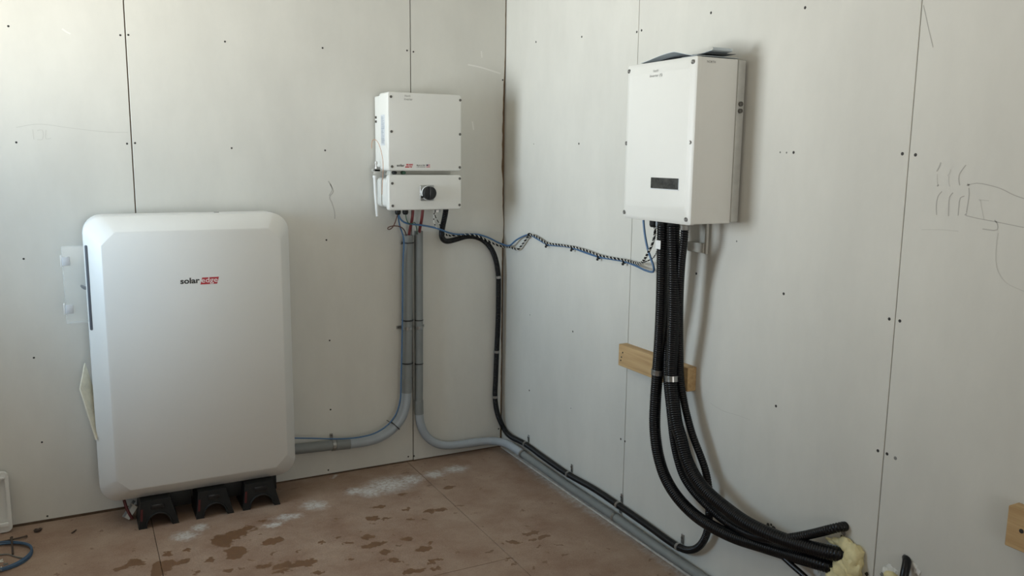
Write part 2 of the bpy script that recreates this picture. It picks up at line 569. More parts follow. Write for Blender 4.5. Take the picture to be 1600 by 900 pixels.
def blob(c, r, seed, squash=(1, 1, 1), amp=.35, sub=3):
    bm = bmesh.new()
    bmesh.ops.create_icosphere(bm, subdivisions=sub, radius=1)
    V = []
    for v in bm.verts:
        k = 1 + amp * noise.noise(v.co * 1.7 + Vector((seed * 3.1, seed, -seed))) + amp * .4 * noise.noise(v.co * 4 + Vector((seed, 2, 1)))
        V.append(tuple(Vector(c) + Vector((v.co.x * squash[0], v.co.y * squash[1], v.co.z * squash[2])) * (r * k)))
    F = [tuple(v.index for v in f.verts) for f in bm.faces]
    bm.free()
    return V, F


# ================================================================ the setting
SEAM_L = (-0.504, -1.723, -2.942)
SEAM_R = (1.106, 2.325, 3.544, 4.763)
GAP = 0.0022
TOPZ = 2.46

# floor: sheets of board with open joints over a dark base
fl = obj('floor', box(-3.05, 0.0, -6.1, 0.0, -0.06, -0.018), 'stud')
tag(fl, kind='structure')
ORI[fl] = Vector((0, 0, 0))
ysplits = [(0.0, -1.137), (-1.137, -3.58), (-3.58, -6.1)]
ysplits_r = [(0.0, -2.44), (-2.44, -4.88), (-4.88, -6.1)]
for (xa, xb, ys) in ((-3.05, -1.743, ysplits_r), (-1.743, -0.537, ysplits), (-0.537, 0.0, ysplits_r)):
    for (ya, yb) in ys:
        g = 0.0009
        obj('floor_sheet', box(xa + g, xb - g, yb + g, ya - g, -0.018, 0.0), 'floor', fl, bevel=0.0008, seg=1)

# left wall
wl = tag(obj('wall_left', box(-3.1, 0.12, 0.0128, 0.10, -0.02, 2.5), 'stud'), kind='structure')
xs = [-3.05] + sorted(SEAM_L) + [0]
PANELS_L = []
for k in range(4):
    xa, xb = xs[k], xs[k + 1]
    z0 = (0.010, 0.010, 0.006, 0.005)[k]
    if k < 3:
        p = obj('drywall_panel', box(xa + GAP, xb - GAP, 0.0, 0.0125, z0, TOPZ), 'drywall', wl, bevel=0.0012, seg=1)
    else:
        # last sheet: ragged torn edge short of the corner
        edge = []
        nz = 110
        for i in range(nz + 1):
            z = z0 + (TOPZ - z0) * i / nz
            tear = 0.006 + 0.004 * noise.noise(Vector((0, z * 7, 3))) + 0.002 * noise.noise(Vector((0, z * 40, 9)))
            if 1.22 < z < 2.0:
                tear += 0.014 * math.sin((z - 1.22) / .78 * math.pi) ** .6 * (0.8 + 0.5 * noise.noise(Vector((0, z * 16, 5))))
            if z < 1.1:
                tear += 0.006
            edge.append((-max(tear, 0.003), z))
        V, F = [], []
        for (x, z) in edge:
            V += [(xa + GAP, 0, z), (x, 0, z), (x - .003, 0.0125, z), (xa + GAP, 0.0125, z)]
        for i in range(nz):
            a, c = i * 4, (i + 1) * 4
            for j in range(4):
                F.append((a + j, a + (j + 1) % 4, c + (j + 1) % 4, c + j))
        F += [(0, 1, 2, 3), tuple(nz * 4 + j for j in range(4))]
        p = obj('drywall_panel', (V, F), 'drywall', wl)
        # torn brown paper fibres hanging in the gap
        V, F = [], []
        for i, (x, z) in enumerate(edge):
            V += [(x - .001, -0.0006, z), (x + 0.003 + .003 * abs(noise.noise(Vector((1, z * 55, 0)))), 0.003, z)]
            if i:
                F.append((2 * i - 2, 2 * i - 1, 2 * i + 1, 2 * i))
        obj('torn_edge', (V, F), 'torn', p)
    PANELS_L.append(p)

# right wall
wr = tag(obj('wall_right', box(0.0128, 0.10, -6.1, 0.0128, -0.02, 2.5), 'stud'), kind='structure')
us = [-0.0125] + list(SEAM_R) + [6.1]
PANELS_R = []
for k in range(5):
    ua, ub = us[k], us[k + 1]
    p = obj('drywall_panel', box(0.0, 0.0125, -ub + .0011, -ua - (.0011 if k else 0), 0.006, TOPZ), 'drywall', wr, bevel=0.0012, seg=1)
    PANELS_R.append(p)
t = obj('trim_1', box(-0.020, -0.0005, -6.0, -0.02, 0.0, 0.010), 'strip', bevel=0.002, seg=1)
tag(t, kind='structure')

# rest of the room, behind and beside the camera
tag(obj('ceiling', box(-3.1, 0.1, -6.1, 0.1, 2.5, 2.56), 'plaster'), kind='structure')
WY0, WY1, WZ0, WZ1 = -1.19, -0.29, 0.98, 2.02
tag(obj('wall_side', merge(box(-3.16, -3.06, -6.1, WY0, -0.02, 2.5), box(-3.16, -3.06, WY1, 0.0, -0.02, 2.5),
                           box(-3.16, -3.06, WY0, WY1, -0.02, WZ0), box(-3.16, -3.06, WY0, WY1, WZ1, 2.5)), 'plaster'), kind='structure')
wf = tag(obj('window_1', merge(box(-3.15, -3.07, WY0, WY0 + .04, WZ0, WZ1), box(-3.15, -3.07, WY1 - .04, WY1, WZ0, WZ1),
                               box(-3.15, -3.07, WY0, WY1, WZ0, WZ0 + .04), box(-3.15, -3.07, WY0, WY1, WZ1 - .04, WZ1)), 'white', bevel=.004), kind='structure')
tag(obj('wall_back', merge(box(-3.1, -2.2, -6.14, -6.04, -0.02, 2.5), box(-1.0, 0.1, -6.14, -6.04, -0.02, 2.5),
                           box(-2.2, -1.0, -6.14, -6.04, 2.3, 2.5)), 'plaster'), kind='structure')

# screws
def screw_at(pan, W, u, v, r=0.0042, m='screw'):
    a = Vector(W(0, 0, 1)) - Vector(W(0, 0, 0))
    c = Vector(W(u, v, -0.001))
    obj('drywall_screw', lathe(c, a, [(0, r), (.0013, r), (.0019, r * .8), (.0013, r * .35)], 10), m, pan)


for (x, y, z) in [(-2.1285, 0.0, 1.9963), (-1.7419, 0.0, 1.9921), (-1.7124, 0.0, 1.9955), (-1.3391, 0.0, 1.9959), (-0.9215, 0.0, 1.9979), (-0.5217, 0.0, 2.0134), (-0.4898, 0.0, 2.0097), (-0.0179, 0.0, 1.9048), (-2.1326, -0.0, 1.5607), (-1.7408, 0.0, 1.5626), (-1.7106, 0.0, 1.5657), (-1.3291, 0.0, 1.5506), (-0.9204, 0.0, 1.5465), (-2.1391, 0.0, 1.1056), (-0.924, 0.0, 1.1375), (-2.1309, 0.0, 0.7025), (-0.9197, 0.0, 0.6618), (-2.1263, 0.0, 0.3455), (-0.9227, 0.0, 0.3244), (-2.1278, 0.0, 0.0241), (-0.9404, 0.0, 0.0244), (-0.5313, 0.0, 0.0262), (-0.5004, -0.0, 0.0246), (-0.0224, 0.0, 0.0988)]:
    k = sum(1 for s in SEAM_L if x > s)
    screw_at(PANELS_L[k], LW, x, z)
for (x, y, z, g) in [(0.0, -0.3028, 2.056, 0), (0.0, -0.7007, 2.033, 0), (0.0, -1.095, 2.0052, 0), (0.0, -1.1256, 2.0073, 0), (0.0, -1.5173, 2.017, 0), (0.0, -1.9343, 1.9734, 0), (0.0, -1.8702, 1.552, 1), (-0.0, -1.8967, 1.551, 1), (0.0, -1.9252, 1.5515, 0), (0.0, -2.305, 1.5487, 0), (-0.0, -2.3444, 1.546, 0), (0.0, -0.6981, 1.5872, 0), (0.0, -0.2966, 1.5888, 1), (0.0, -1.9212, 1.1157, 0), (0.0, -2.3071, 1.1044, 0), (0.0, -2.3401, 1.1051, 0), (0.0, -1.9188, 0.7516, 0), (0.0, -2.3059, 0.7294, 0), (-0.0, -2.3357, 0.7302, 0), (-0.0, -2.3626, 0.7267, 2), (0.0, -0.2847, 0.7628, 1), (0.0, -0.6846, 0.7567, 0), (0.0, -0.6837, 0.3994, 1), (0.0, -0.29, 0.3818, 0), (0.0, -1.0793, 0.378, 0), (0.0, -1.109, 0.3777, 0), (0.0, -1.5041, 1.1253, 0), (0.0, -1.6995, 1.2593, 1), (0.0, -1.9304, 0.3544, 0)]:
    k = sum(1 for s in SEAM_R if -y > s)
    screw_at(PANELS_R[k], RW, -y, z, 0.0046 if g == 0 else (0.0052 if g == 2 else 0.003), 'screw_grey' if g else 'screw')


# pencil marks on the wall
def mark(pan, pts, wdt, material, W):
    P = catmull(pts, 0.01)
    a = Vector(W(0, 0, 1)) - Vector(W(0, 0, 0))
    V, F = [], []
    for i in range(len(P)):
        t = (P[min(i + 1, len(P) - 1)] - P[max(i - 1, 0)]).normalized()
        s = t.cross(a).normalized() * wdt / 2
        V += [P[i] + s + a * .0004, P[i] - s + a * .0004]
        if i:
            F.append((2 * i - 2, 2 * i - 1, 2 * i + 1, 2 * i))
    obj('pencil_mark', (V, F), material, pan)


for pts, wdt, mm in [([(0.0, -2.419, 1.5274), (0.0, -2.4151, 1.5148), (0.0, -2.4095, 1.5045)], 0.0035, 'pencil'), ([(-0.0, -2.4116, 1.4985), (0.0, -2.4135, 1.4799), (0.0, -2.4166, 1.4698)], 0.002, 'pencil_faint'), ([(0.0, -2.4475, 1.5108), (0.0, -2.4447, 1.4993), (0.0, -2.4401, 1.4946)], 0.0025, 'pencil_faint'), ([(0.0, -2.4442, 1.4947), (0.0, -2.446, 1.4764), (0.0, -2.4494, 1.4682)], 0.0025, 'pencil_faint'), ([(0.0, -2.4868, 1.5219), (-0.0, -2.4762, 1.5068), (0.0, -2.4715, 1.4954), (0.0, -2.4728, 1.4818), (-0.0, -2.4758, 1.4719)], 0.0025, 'pencil'), ([(0.0, -2.4289, 1.4549), (0.0, -2.4198, 1.4428), (0.0, -2.417, 1.4193), (-0.0, -2.4204, 1.395)], 0.0025, 'pencil'), ([(0.0, -2.4594, 1.453), (0.0, -2.4515, 1.442), (-0.0, -2.4516, 1.4166), (-0.0, -2.4533, 1.3944)], 0.0028, 'pencil'), ([(0.0, -2.4907, 1.4462), (-0.0, -2.4804, 1.4411), (0.0, -2.4789, 1.4182), (0.0, -2.479, 1.3976)], 0.0025, 'pencil'), ([(0.0, -2.5002, 1.4669), (0.0, -2.5028, 1.4512), (0.0, -2.502, 1.4309), (0.0, -2.5002, 1.4058)], 0.0025, 'pencil'), ([(-0.0, -2.4966, 1.4735), (0.0, -2.52, 1.4788), (0.0, -2.5484, 1.4754), (0.0, -2.581, 1.4678), (0.0, -2.6135, 1.4541), (0.0, -2.6376, 1.4475)], 0.002, 'pencil'), ([(0.0, -2.4994, 1.3989), (-0.0, -2.5287, 1.3942), (0.0, -2.5665, 1.3902), (0.0, -2.6076, 1.3854), (0.0, -2.6447, 1.3809)], 0.002, 'pencil'), ([(0.0, -2.5326, 1.4392), (0.0, -2.5377, 1.4216), (0.0, -2.5467, 1.3932)], 0.002, 'pencil_faint'), ([(0.0, -2.5288, 1.439), (0.0, -2.5546, 1.4381)], 0.002, 'pencil_faint'), ([(0.0, -2.5731, 1.3929), (0.0, -2.5808, 1.3846), (0.0, -2.5823, 1.3706), (-0.0, -2.5455, 1.3694)], 0.0025, 'pencil'), ([(-0.0, -2.3811, 1.354), (0.0, -2.4334, 1.3583), (0.0, -2.4839, 1.3588)], 0.0015, 'pencil_faint'), ([(0.0, -2.5853, 1.3629), (0.0, -2.5841, 1.3318), (0.0, -2.5864, 1.2965), (0.0, -2.595, 1.2708), (0.0, -2.6178, 1.2472), (0.0, -2.6605, 1.2335)], 0.002, 'pencil_faint'), ([(0.0, -2.4946, 1.4744), (0.0, -2.5005, 1.4728)], 0.006, 'pencil'), ([(0.0, -2.4154, 1.4707), (0.0, -2.4173, 1.4679)], 0.006, 'pencil'), ([(0.0, -2.4976, 1.4029), (0.0, -2.4998, 1.4003)], 0.006, 'pencil'), ([(-0.0, -2.3304, 1.9225), (0.0, -2.3484, 1.87), (0.0, -2.3683, 1.8144)], 0.002, 'pencil'), ([(0.0, -1.6115, 0.6771), (0.0, -1.6783, 0.6679), (0.0, -1.7415, 0.6722), (-0.0, -1.8086, 0.6738)], 0.0015, 'pencil_faint')]:
    k = sum(1 for s in SEAM_R if -pts[0][1] > s)
    mark(PANELS_R[k], pts, wdt, mm, RW)
for pts, wdt, mm in [([(-0.9089, 0.0, 1.4078), (-0.8974, 0.0, 1.3873), (-0.886, 0.0, 1.3609), (-0.9046, 0.0, 1.3347), (-0.8933, 0.0, 1.3052), (-0.8822, 0.0, 1.2608), (-0.8828, 0.0, 1.2342)], 0.004, 'pencil'), ([(-0.9002, 0.0, 1.3961), (-0.8918, 0.0, 1.3697), (-0.9074, 0.0, 1.3406)], 0.003, 'pencil'), ([(-2.1296, 0.0, 1.6182), (-2.053, 0.0, 1.6325), (-1.9428, -0.0, 1.6206), (-1.8173, 0.0, 1.6085), (-1.7347, 0.0, 1.6079)], 0.002, 'pencil_faint'), ([(-2.074, 0.0, 1.6123), (-2.0722, 0.0, 1.5729)], 0.002, 'pencil_faint'), ([(-2.059, 0.0, 1.6077), (-2.0413, 0.0, 1.6106), (-2.0438, 0.0, 1.5735), (-2.0613, 0.0, 1.5731)], 0.002, 'pencil_faint'), ([(-2.0281, 0.0, 1.611), (-2.0304, 0.0, 1.5762), (-2.0125, 0.0, 1.5791)], 0.002, 'pencil_faint'), ([(-0.2088, 0.0, 1.9678), (-0.1434, -0.0, 1.9595), (-0.0307, 0.0, 1.9351)], 0.007, 'scuff'), ([(-0.1369, 0.0, 2.0359), (-0.1333, -0.0, 2.0058)], 0.007, 'scuff'), ([(-0.1836, 0.0, 1.6966), (-0.1764, 0.0, 1.6565)], 0.007, 'scuff'), ([(-1.9478, 0.0, 2.0009), (-1.933, 0.0, 1.99), (-1.9201, 0.0, 1.9837)], 0.006, 'scuff')]:
    k = sum(1 for s in SEAM_L if pts[0][0] > s)
    mark(PANELS_L[k], pts, wdt, mm, LW)

# ================================================================ battery on the left wall
B = thing('home_battery', (-1.533, -0.13, 0.115), 'large white wall battery cabinet with solar logo, standing on black blocks', 'battery')
bx0, bx1, bz0, bz1 = -1.927, -1.140, 0.117, 1.281
N_ = 8
def bring(d, s, r):
    return [LW(u, v, d) for u, v in rrect(bx0 + s, bx1 - s, bz0 + s, bz1 - s, r, N_)]
obj('body', loft([bring(0.03, 0.012, .065), bring(0.036, .003, .072), bring(0.05, 0, .075), bring(0.19, 0, .075), bring(0.1945, 0.001, .0745)]), 'batt_rim', B, smooth=True)
fu0, fu1, fv0, fv1 = -1.866, -1.190, 0.180, 1.222
o = obj('front_cover', loft([bring(0.1955, 0.0005, .0748), bring(0.203, 0.004, .074),
                         [LW(u, v, .2605) for u, v in rrect(fu0 - .003, fu1 + .003, fv0 - .003, fv1 + .003, .052, N_, True)],
                         [LW(u, v, .2625) for u, v in rrect(fu0, fu1, fv0, fv1, .050, N_, True)]]), 'batt', B, smooth=True)
# logo
lg = obj('logo', text_fit('solar', LW, -1.5905, -1.5165, 1.0080, 1.0318, .2625, bold=.032), 'ink', B)
def para(W, u0, u1, v0, v1, sh, d0, d1):
    v = [W(u + (sh if vv == v1 else 0), vv, d) for vv in (v0, v1) for d in (d0, d1) for u in (u0, u1)]
    return v, [(0, 1, 3, 2), (4, 5, 7, 6), (0, 1, 5, 4), (2, 3, 7, 6), (0, 2, 6, 4), (1, 3, 7, 5)]
obj('logo_red_field', para(LW, -1.5150, -1.4500, 1.0020, 1.0300, .008, .2624, .2630), 'red', lg)
obj('logo_lettering', text_fit('edge', LW, -1.5105, -1.4475, 1.0025, 1.0297, .2630, bold=.006), 'logowhite', lg)
obj('vent_slot', wbox(LW, -1.428, -1.408, 1.2805, 1.2825, .098, .104), 'ink', B)
# side compartment with an open clear lid
obj('side_compartment', wbox(LW, -1.9235, -1.9115, .838, 1.172, .19, .2145), 'slot', B, bevel=.004)
ccov = obj('clear_cover', merge(wbox(LW, -2.003, -1.926, .868, 1.168, .196, .199), wbox(LW, -2.003, -2.000, .868, 1.168, .168, .196),
                            wbox(LW, -2.003, -1.926, 1.165, 1.168, .168, .196), wbox(LW, -2.003, -1.926, .868, .871, .168, .196)), 'clear', B, bevel=.001, seg=1)
for zc in (1.112, 0.925):
    lt = obj('latch', merge(wbox(LW, -2.009, -2.004, zc - .021, zc + .021, .165, .201)), 'label', ccov, bevel=.0015)
    obj('latch', wbox(LW, -2.0035, -1.976, zc - .017, zc + .017, .1995, .203), 'sticker', ccov, bevel=.002)
obj('cover_hinge', merge(tube([(-1.945, -.18, 1.012), (-1.935, -.185, 1.008), (-1.925, -.178, 1.002)], .004, 8), tube([(-1.943, -.182, 1.008), (-1.934, -.183, .998), (-1.924, -.178, .997)], .003, 8)), 'slot', B)
# lower plate hanging off the side
A_, B_, C_ = Vector((-1.9532, -0.06, 0.6762)), Vector((-1.9777, -0.15, 0.5917)), Vector((-1.9316, -0.21, 0.3879))
D_ = A_ + C_ - B_
nrm = (B_ - A_).cross(C_ - B_).normalized() * .008
def quadslab(a, bq, c, d, n):
    V = [a, bq, c, d, a + n, bq + n, c + n, d + n]
    return V, [(0, 1, 2, 3), (4, 5, 6, 7), (0, 1, 5, 4), (1, 2, 6, 5), (2, 3, 7, 6), (3, 0, 4, 7)]
pl = obj('side_plate', quadslab(A_, B_, C_, D_, nrm), 'beige', B, bevel=.003)
cen = (A_ + B_ + C_ + D_) / 4
ins = [cen + (q - cen) * .72 for q in (A_, B_, C_, D_)]
obj('plate_rib', quadslab(ins[0] - nrm * .3, ins[1] - nrm * .3, ins[2] - nrm * .3, ins[3] - nrm * .3, nrm * .35), 'beige', pl, bevel=.001, seg=1)

# arched support blocks
BL = [(-1.796, -1.640, -0.252, 'leftmost black arched plastic block under the white battery'),
      (-1.573, -1.419, -0.250, 'middle black arched plastic block under the white battery'),
      (-1.382, -1.222, -0.246, 'rightmost black arched plastic block under the white battery')]
for (xa, xb, yf, lab) in BL:
    T = thing('support_block', ((xa + xb) / 2, yf + .09, 0), lab, 'support block', 'black blocks under the battery')
    wd = xb - xa
    prof = [(xa, 0), (xa + .032, 0)]
    for k in range(0, 11):
        a = math.pi - math.pi * k / 10
        prof.append(((xa + xb) / 2 + (wd / 2 - .033) * math.cos(a), 0.012 + .046 * math.sin(a)))
    prof += [(xb - .026, 0), (xb, 0), (xb - .030, .1165), (xa + .012, .1165)]
    n = len(prof)
    V = [(x, yf, z) for x, z in prof] + [(x, yf + .16, z) for x, z in prof]
    F = [tuple(range(n)), tuple(range(n, 2 * n))] + [(i, (i + 1) % n, n + (i + 1) % n, n + i) for i in range(n)]
    obj('arch_body', (V, F), 'blackflat', T)
    arc = [((xa + xb) / 2 + (wd / 2 - .030) * math.cos(math.pi - math.pi * k / 12), yf - .002, 0.012 + .049 * math.sin(math.pi * k / 12)) for k in range(13)]
    obj('arch_rim', sweep([Vector(q) for q in arc], .0042, 8), 'blackflat', T)
    obj('red_insert', merge(para(lambda u, v, d: (u, yf - d, v), xa + .008, xa + .016, .035, .085, .004, -.004, .003)), 'redstrap', T)
    obj('front_recess', box(xa + .05, xb - .055, yf - .003, yf + .002, .078, .098), 'knob', T, bevel=.002)
    obj('shade_bar', box(xb - .035, min(xb + .06, -1.222), yf + .07, yf + .12, .045, .112), 'blackflat', T, bevel=.004)  # added dark bar, standing in for the shade between the blocks

K = thing('steel_bracket', (-1.84, -0.19, 0), 'small grey metal bracket with red strap under the battery left end', 'bracket')
c0 = Vector((-1.8354, -0.1169, 0.015)); e1 = Vector((.035, -.01, .055)); e2 = Vector((.012, .045, -.004)); n3 = e1.cross(e2).normalized()
obj('bracket_plate', quadslab(c0 - e2 * .5, c0 + e1 - e2 * .5, c0 + e1 + e2 * .5, c0 + e2 * .5, n3 * .012), 'pvc', K, bevel=.001)
obj('bracket_lip', quadslab(c0 - e2 * .5 - n3 * .02, c0 - e2 * .5 + e1 - n3 * .02, c0 - e2 * .5 + e1 + n3 * .012, c0 - e2 * .5 + n3 * .012, e2 * .08), 'bracket', K)
obj('strap', tube([(-1.842, -.17, .118), (-1.838, -.185, .09), (-1.828, -.195, .06), (-1.815, -.195, .03)], .006, 8), 'redstrap', K)

# ================================================================ inverter on the left wall
I = thing('solar_inverter', (-0.508, -0.10, 1.281), 'white inverter with black rotary switch on the wall left of the corner', 'inverter', 'wall inverters')
obj('heat_sink', plate(LW, -.686, -.326, 1.472, 1.797, .008, .012, .085, .003), 'white', I, smooth=True)
cv = obj('front_cover', plate(LW, -.690, -.331, 1.459, 1.807, .013, .088, .200, .006), 'white', I, smooth=True)
def bolts(parent, W, pts, d, r=.0062):
    a = Vector(W(0, 0, 1)) - Vector(W(0, 0, 0))
    for (u, v) in pts:
        obj('cover_screw', lathe(W(u, v, d), a, [(-.002, r), (.0012, r), (.0016, r * .7), (.0006, r * .3)], 12), 'bolt', parent)
bolts(cv, LW, [(-.674, 1.785), (-.338 + .0, 1.783), (-.673, 1.633), (-.339, 1.628), (-.672, 1.478), (-.340, 1.476)], .200)
sb = obj('switch_box', plate(LW, -.682, -.338, 1.290, 1.425, .018, .02, .17, .004), 'white', I, smooth=True)
sl = obj('switch_cover', plate(LW, -.690, -.331, 1.281, 1.441, .012, .171, .200, .006), 'white', I, smooth=True)
bolts(sl, LW, [(-.672, 1.403), (-.340, 1.424), (-.671, 1.302), (-.341, 1.301)], .200)
obj('joining_neck', wbox(LW, -.66, -.36, 1.436, 1.464, .06, .14), 'bracket', I, bevel=.003)
for (u, mm) in ((-.645, 'blackflat'), (-.602, 'wgreen')):
    obj('neck_plug', cyl(LW(u, 1.450, .140), (0, -1, 0), .009, .007, .03, 14), mm, I)
# rotary switch
kc = (-0.5018, -0.2, 1.3586)
sp_ = obj('switch_plate', plate(LW, kc[0] - .038, kc[0] + .030, kc[2] - .035, kc[2] + .036, .004, .1995, .206, .002), 'steel', sl, smooth=True)
obj('switch_collar', lathe(LW(kc[0], kc[2], .206), (0, -1, 0), [(0, .033), (.006, .033), (.008, .031)], 32), 'label', sl)
obj('switch_knob', lathe(LW(kc[0], kc[2], .214), (0, -1, 0), [(0, .032), (.018, .0315), (.022, .029), (.023, .001)], 36), 'knob', sl, smooth=True)
obj('knob_grip', wbox(LW, kc[0] - .0065, kc[0] + .0065, kc[2] - .028, kc[2] + .028, .234, .247), 'knob', sl, bevel=.003)
obj('padlock_tab', wbox(LW, kc[0] - .038, kc[0] - .026, kc[2] - .022, kc[2] - .013, .206, .216), 'knob', sl, bevel=.002)
# print on the cover
lg = obj('logo', text_fit('solar', LW, -.6500, -.6120, 1.4780, 1.4895, .2000, bold=.025), 'ink', cv)
obj('logo_red_field', para(LW, -.6105, -.5785, 1.4735, 1.4900, .0065, .1998, .2004), 'red', lg)
obj('logo_lettering', text_fit('edge', LW, -.6075, -.5755, 1.4740, 1.4898, .2004, bold=.0), 'logowhite', lg)
obj('print', merge(text_fit('Made in USA', LW, -.5545, -.5125, 1.4815, 1.4875, .2000, bold=.02), text_fit('of US components', LW, -.5545, -.5125, 1.4740, 1.4795, .2000, bold=.01)), 'ink', cv)
q = (-.557, 0, 1.4825)
fg = obj('flag_print', wbox(LW, q[0] + .050, q[0] + .068, q[2] - .008, q[2] + .006, .1998, .2003), 'flagred', cv)
obj('flag_canton', wbox(LW, q[0] + .050, q[0] + .058, q[2] - .001, q[2] + .006, .2001, .2005), 'flagblue', fg)
for k in range(3):
    obj('flag_stripe', wbox(LW, q[0] + .050 + (.008 if k == 2 else 0), q[0] + .068, q[2] - .006 + k * .004, q[2] - .0045 + k * .004, .2001, .2004), 'logowhite', fg)
obj('handwriting', merge(text_fit('North', LW, -.6100, -.5825, 1.7870, 1.7960, .2000, shear=.15), text_fit('Inverter', LW, -.6125, -.5715, 1.7720, 1.7825, .2000, shear=.2)), 'handink', cv)
# rating sticker on the left cheek
SK = lambda u, v, d: (-.690 - d, -u, v)
st = obj('rating_sticker', wbox(SK, .108, .160, 1.572, 1.708, 0, .0006), 'sticker', cv)
lines = []
zz = 1.700
while zz > 1.578:
    hgt = random.choice((.0022, .003, .004))
    e = .156 - random.random() * .02
    lines.append(wbox(SK, .112, e, zz - hgt, zz, .0006, .0009))
    zz -= hgt + .003
obj('sticker_print', merge(*lines), 'stickerink', st)
obj('side_bolt', merge(cyl((-.686, -.032, 1.700), (-1, 0, 0), .006, .005, .006, 12), cyl((-.686, -.032, 1.681), (-1, 0, 0), .006, .005, .006, 12)), 'bolt', I)
# antenna on its bracket
an = obj('antenna', sweep([Vector((-0.7172, -0.09, 1.4304)), Vector((-0.7152, -0.09, 1.3603)), Vector((-0.7075, -0.09, 1.2482))], lambda s: .0068, 14), 'label', I, smooth=True)
obj('antenna_collar', cyl((-0.7173, -0.09, 1.426), (0, 0, 1), .0095, .0085, .010, 14), 'label', an)
obj('antenna_bracket', merge(wbox(LW, -.722, -.690, 1.440, 1.466, .084, .096), wbox(LW, -.722, -.66, 1.452, 1.466, .055, .096)), 'alum', I, bevel=.003)
obj('antenna_connector', lathe((-.711, -.09, 1.466), (0, 0, 1), [(0, .0075), (.012, .0075), (.013, .005), (.020, .005), (.021, .0075), (.034, .0070)], 14), 'steel', an)
obj('antenna_lead', tube([(-0.7291, -0.09, 1.5577), (-0.7302, -0.09, 1.5836), (-0.7257, -0.1, 1.5993), (-0.721, -0.14, 1.5918), (-0.7255, -0.205, 1.5519), (-0.7168, -0.208, 1.5014), (-0.7164, -0.205, 1.4505), (-0.715, -0.19, 1.3988), (-0.7103, -0.17, 1.3521)], .0012, 6), 'worange', I)
# glands below
for (px, hh) in ((-.618, 1), (-.581, 1)):
    obj('cable_gland', lathe((px, -.12, 1.290), (0, 0, -1), [(0, .010), (.006, .0132), (.026, .0138), (.034, .010), (.035, .005)], 16), 'blackflat', I, smooth=True)
obj('conduit_fitting', merge(lathe((-.4175, -.115, 1.290), (0, 0, -1), [(0, .016), (.006, .019), (.014, .019), (.016, .016), (.026, .016)], 8)), 'steel', I)

# ================================================================ grey pipes
def pipe_runs(T, runs):
    for (nm, P, r, mm) in runs:
        obj(nm, sweep(P, r, 20), mm, T, smooth=True)


PA = [Vector(q) for q in catmull([(-0.538, -0.035, 1.1517), (-0.54, -0.035, 0.9876), (-0.5433, -0.035, 0.7361), (-0.5472, -0.035, 0.5123), (-0.5498, -0.035, 0.399), (-0.5554, -0.035, 0.3247), (-0.5778, -0.035, 0.2489), (-0.63, -0.035, 0.194), (-0.7027, -0.035, 0.1605), (-0.7739, -0.035, 0.1534), (-0.8313, -0.035, 0.1548), (-0.9252, -0.035, 0.159), (-1.1042, -0.035, 0.1663), (-1.2815, -0.035, 0.1728)], .012)]
PA = smooth_path(PA, 6)
T = thing('grey_conduit', (-0.541, -0.035, 0.2), 'thicker grey pipe running from inverter down and left to the battery', 'conduit', 'grey plastic pipes')
i1, i2 = near(PA, (-0.5499, -0.035, 0.3795)), near(PA, (-0.8376, -0.035, 0.1567))
pipe_runs(T, [('straight_pipe', PA[:i1 + 1], .0245, 'pvc_dark'), ('elbow', PA[i1:i2 + 1], .0250, 'pvc'), ('straight_pipe', PA[i2:], .0245, 'pvc_dark')])
c1, c2 = near(PA, (-0.5486, -0.035, 0.4152)), near(PA, (-0.8628, -0.035, 0.1573))
obj('coupling', sweep(PA[near(PA, (-0.5477, -0.035, 0.4476)):i1 + 1], .0268, 20), 'pvc_dark', T, smooth=True)
obj('coupling', sweep(PA[i2:near(PA, (-0.9128, -0.035, 0.1605)) + 1], .0268, 20), 'pvc_dark', T, smooth=True)
def strap(T, P, q, r, side, W):
    """one-hole pipe strap: band + ear with screw; side = vector towards the ear"""
    i = near(P, q)
    bnd = obj('pipe_strap', ring_at(P, i, r + .0022, .014), 'steel', T, smooth=True)
    a = Vector(W(0, 0, 1)) - Vector(W(0, 0, 0))
    s = Vector(side)
    t = (P[i + 1] - P[i - 1]).normalized()
    dep = P[i].dot(a)
    base = P[i] - a * (dep - .0015)
    a0, a1 = base + s * (r * .8), base + s * (r + .020)
    V = []
    for pp in (a0, a1):
        for kk in (-.007, .007):
            V += [pp + t * kk, pp + t * kk + a * .004]
    obj('strap_ear', (V, [(0, 1, 3, 2), (4, 5, 7, 6), (0, 1, 5, 4), (2, 3, 7, 6), (0, 2, 6, 4), (1, 3, 7, 5)]), 'steel', bnd)
    obj('strap_screw', lathe(base + s * (r + .012) + a * .004, a, [(0, .0045), (.003, .004), (.0035, .002)], 10), 'bolt', bnd)
strap(T, PA, (-0.544, -0.035, 0.7012), .0245, (-1, 0, 0), LW)
strap(T, PA, (-0.9221, -0.035, 0.1617), .0268, (0, 0, 1), LW)
def tie(T, P, q, r, name='cable_tie', tail=None):
    i = near(P, q)
    o = obj(name, ring_at(P, i, r + .0012, .0045), 'knob', T)
    if tail:
        obj('tie_tail', tube([P[i] + Vector(tail) * (r / Vector(tail).length), P[i] + Vector(tail)], .0018, 6, it=0), 'knob', o)
tie(T, PA, (-0.539, -0.035, 1.1086), .0285, tail=(-.040, -.014, -.004))
tie(T, PA, (-0.542, -0.035, 0.7328), .0285)
tie(T, PA, (-0.5471, -0.035, 0.5219), .0285)
tie(T, PA, (-0.6099, -0.035, 0.2108), .0285, tail=(-.050, -.020, .040))

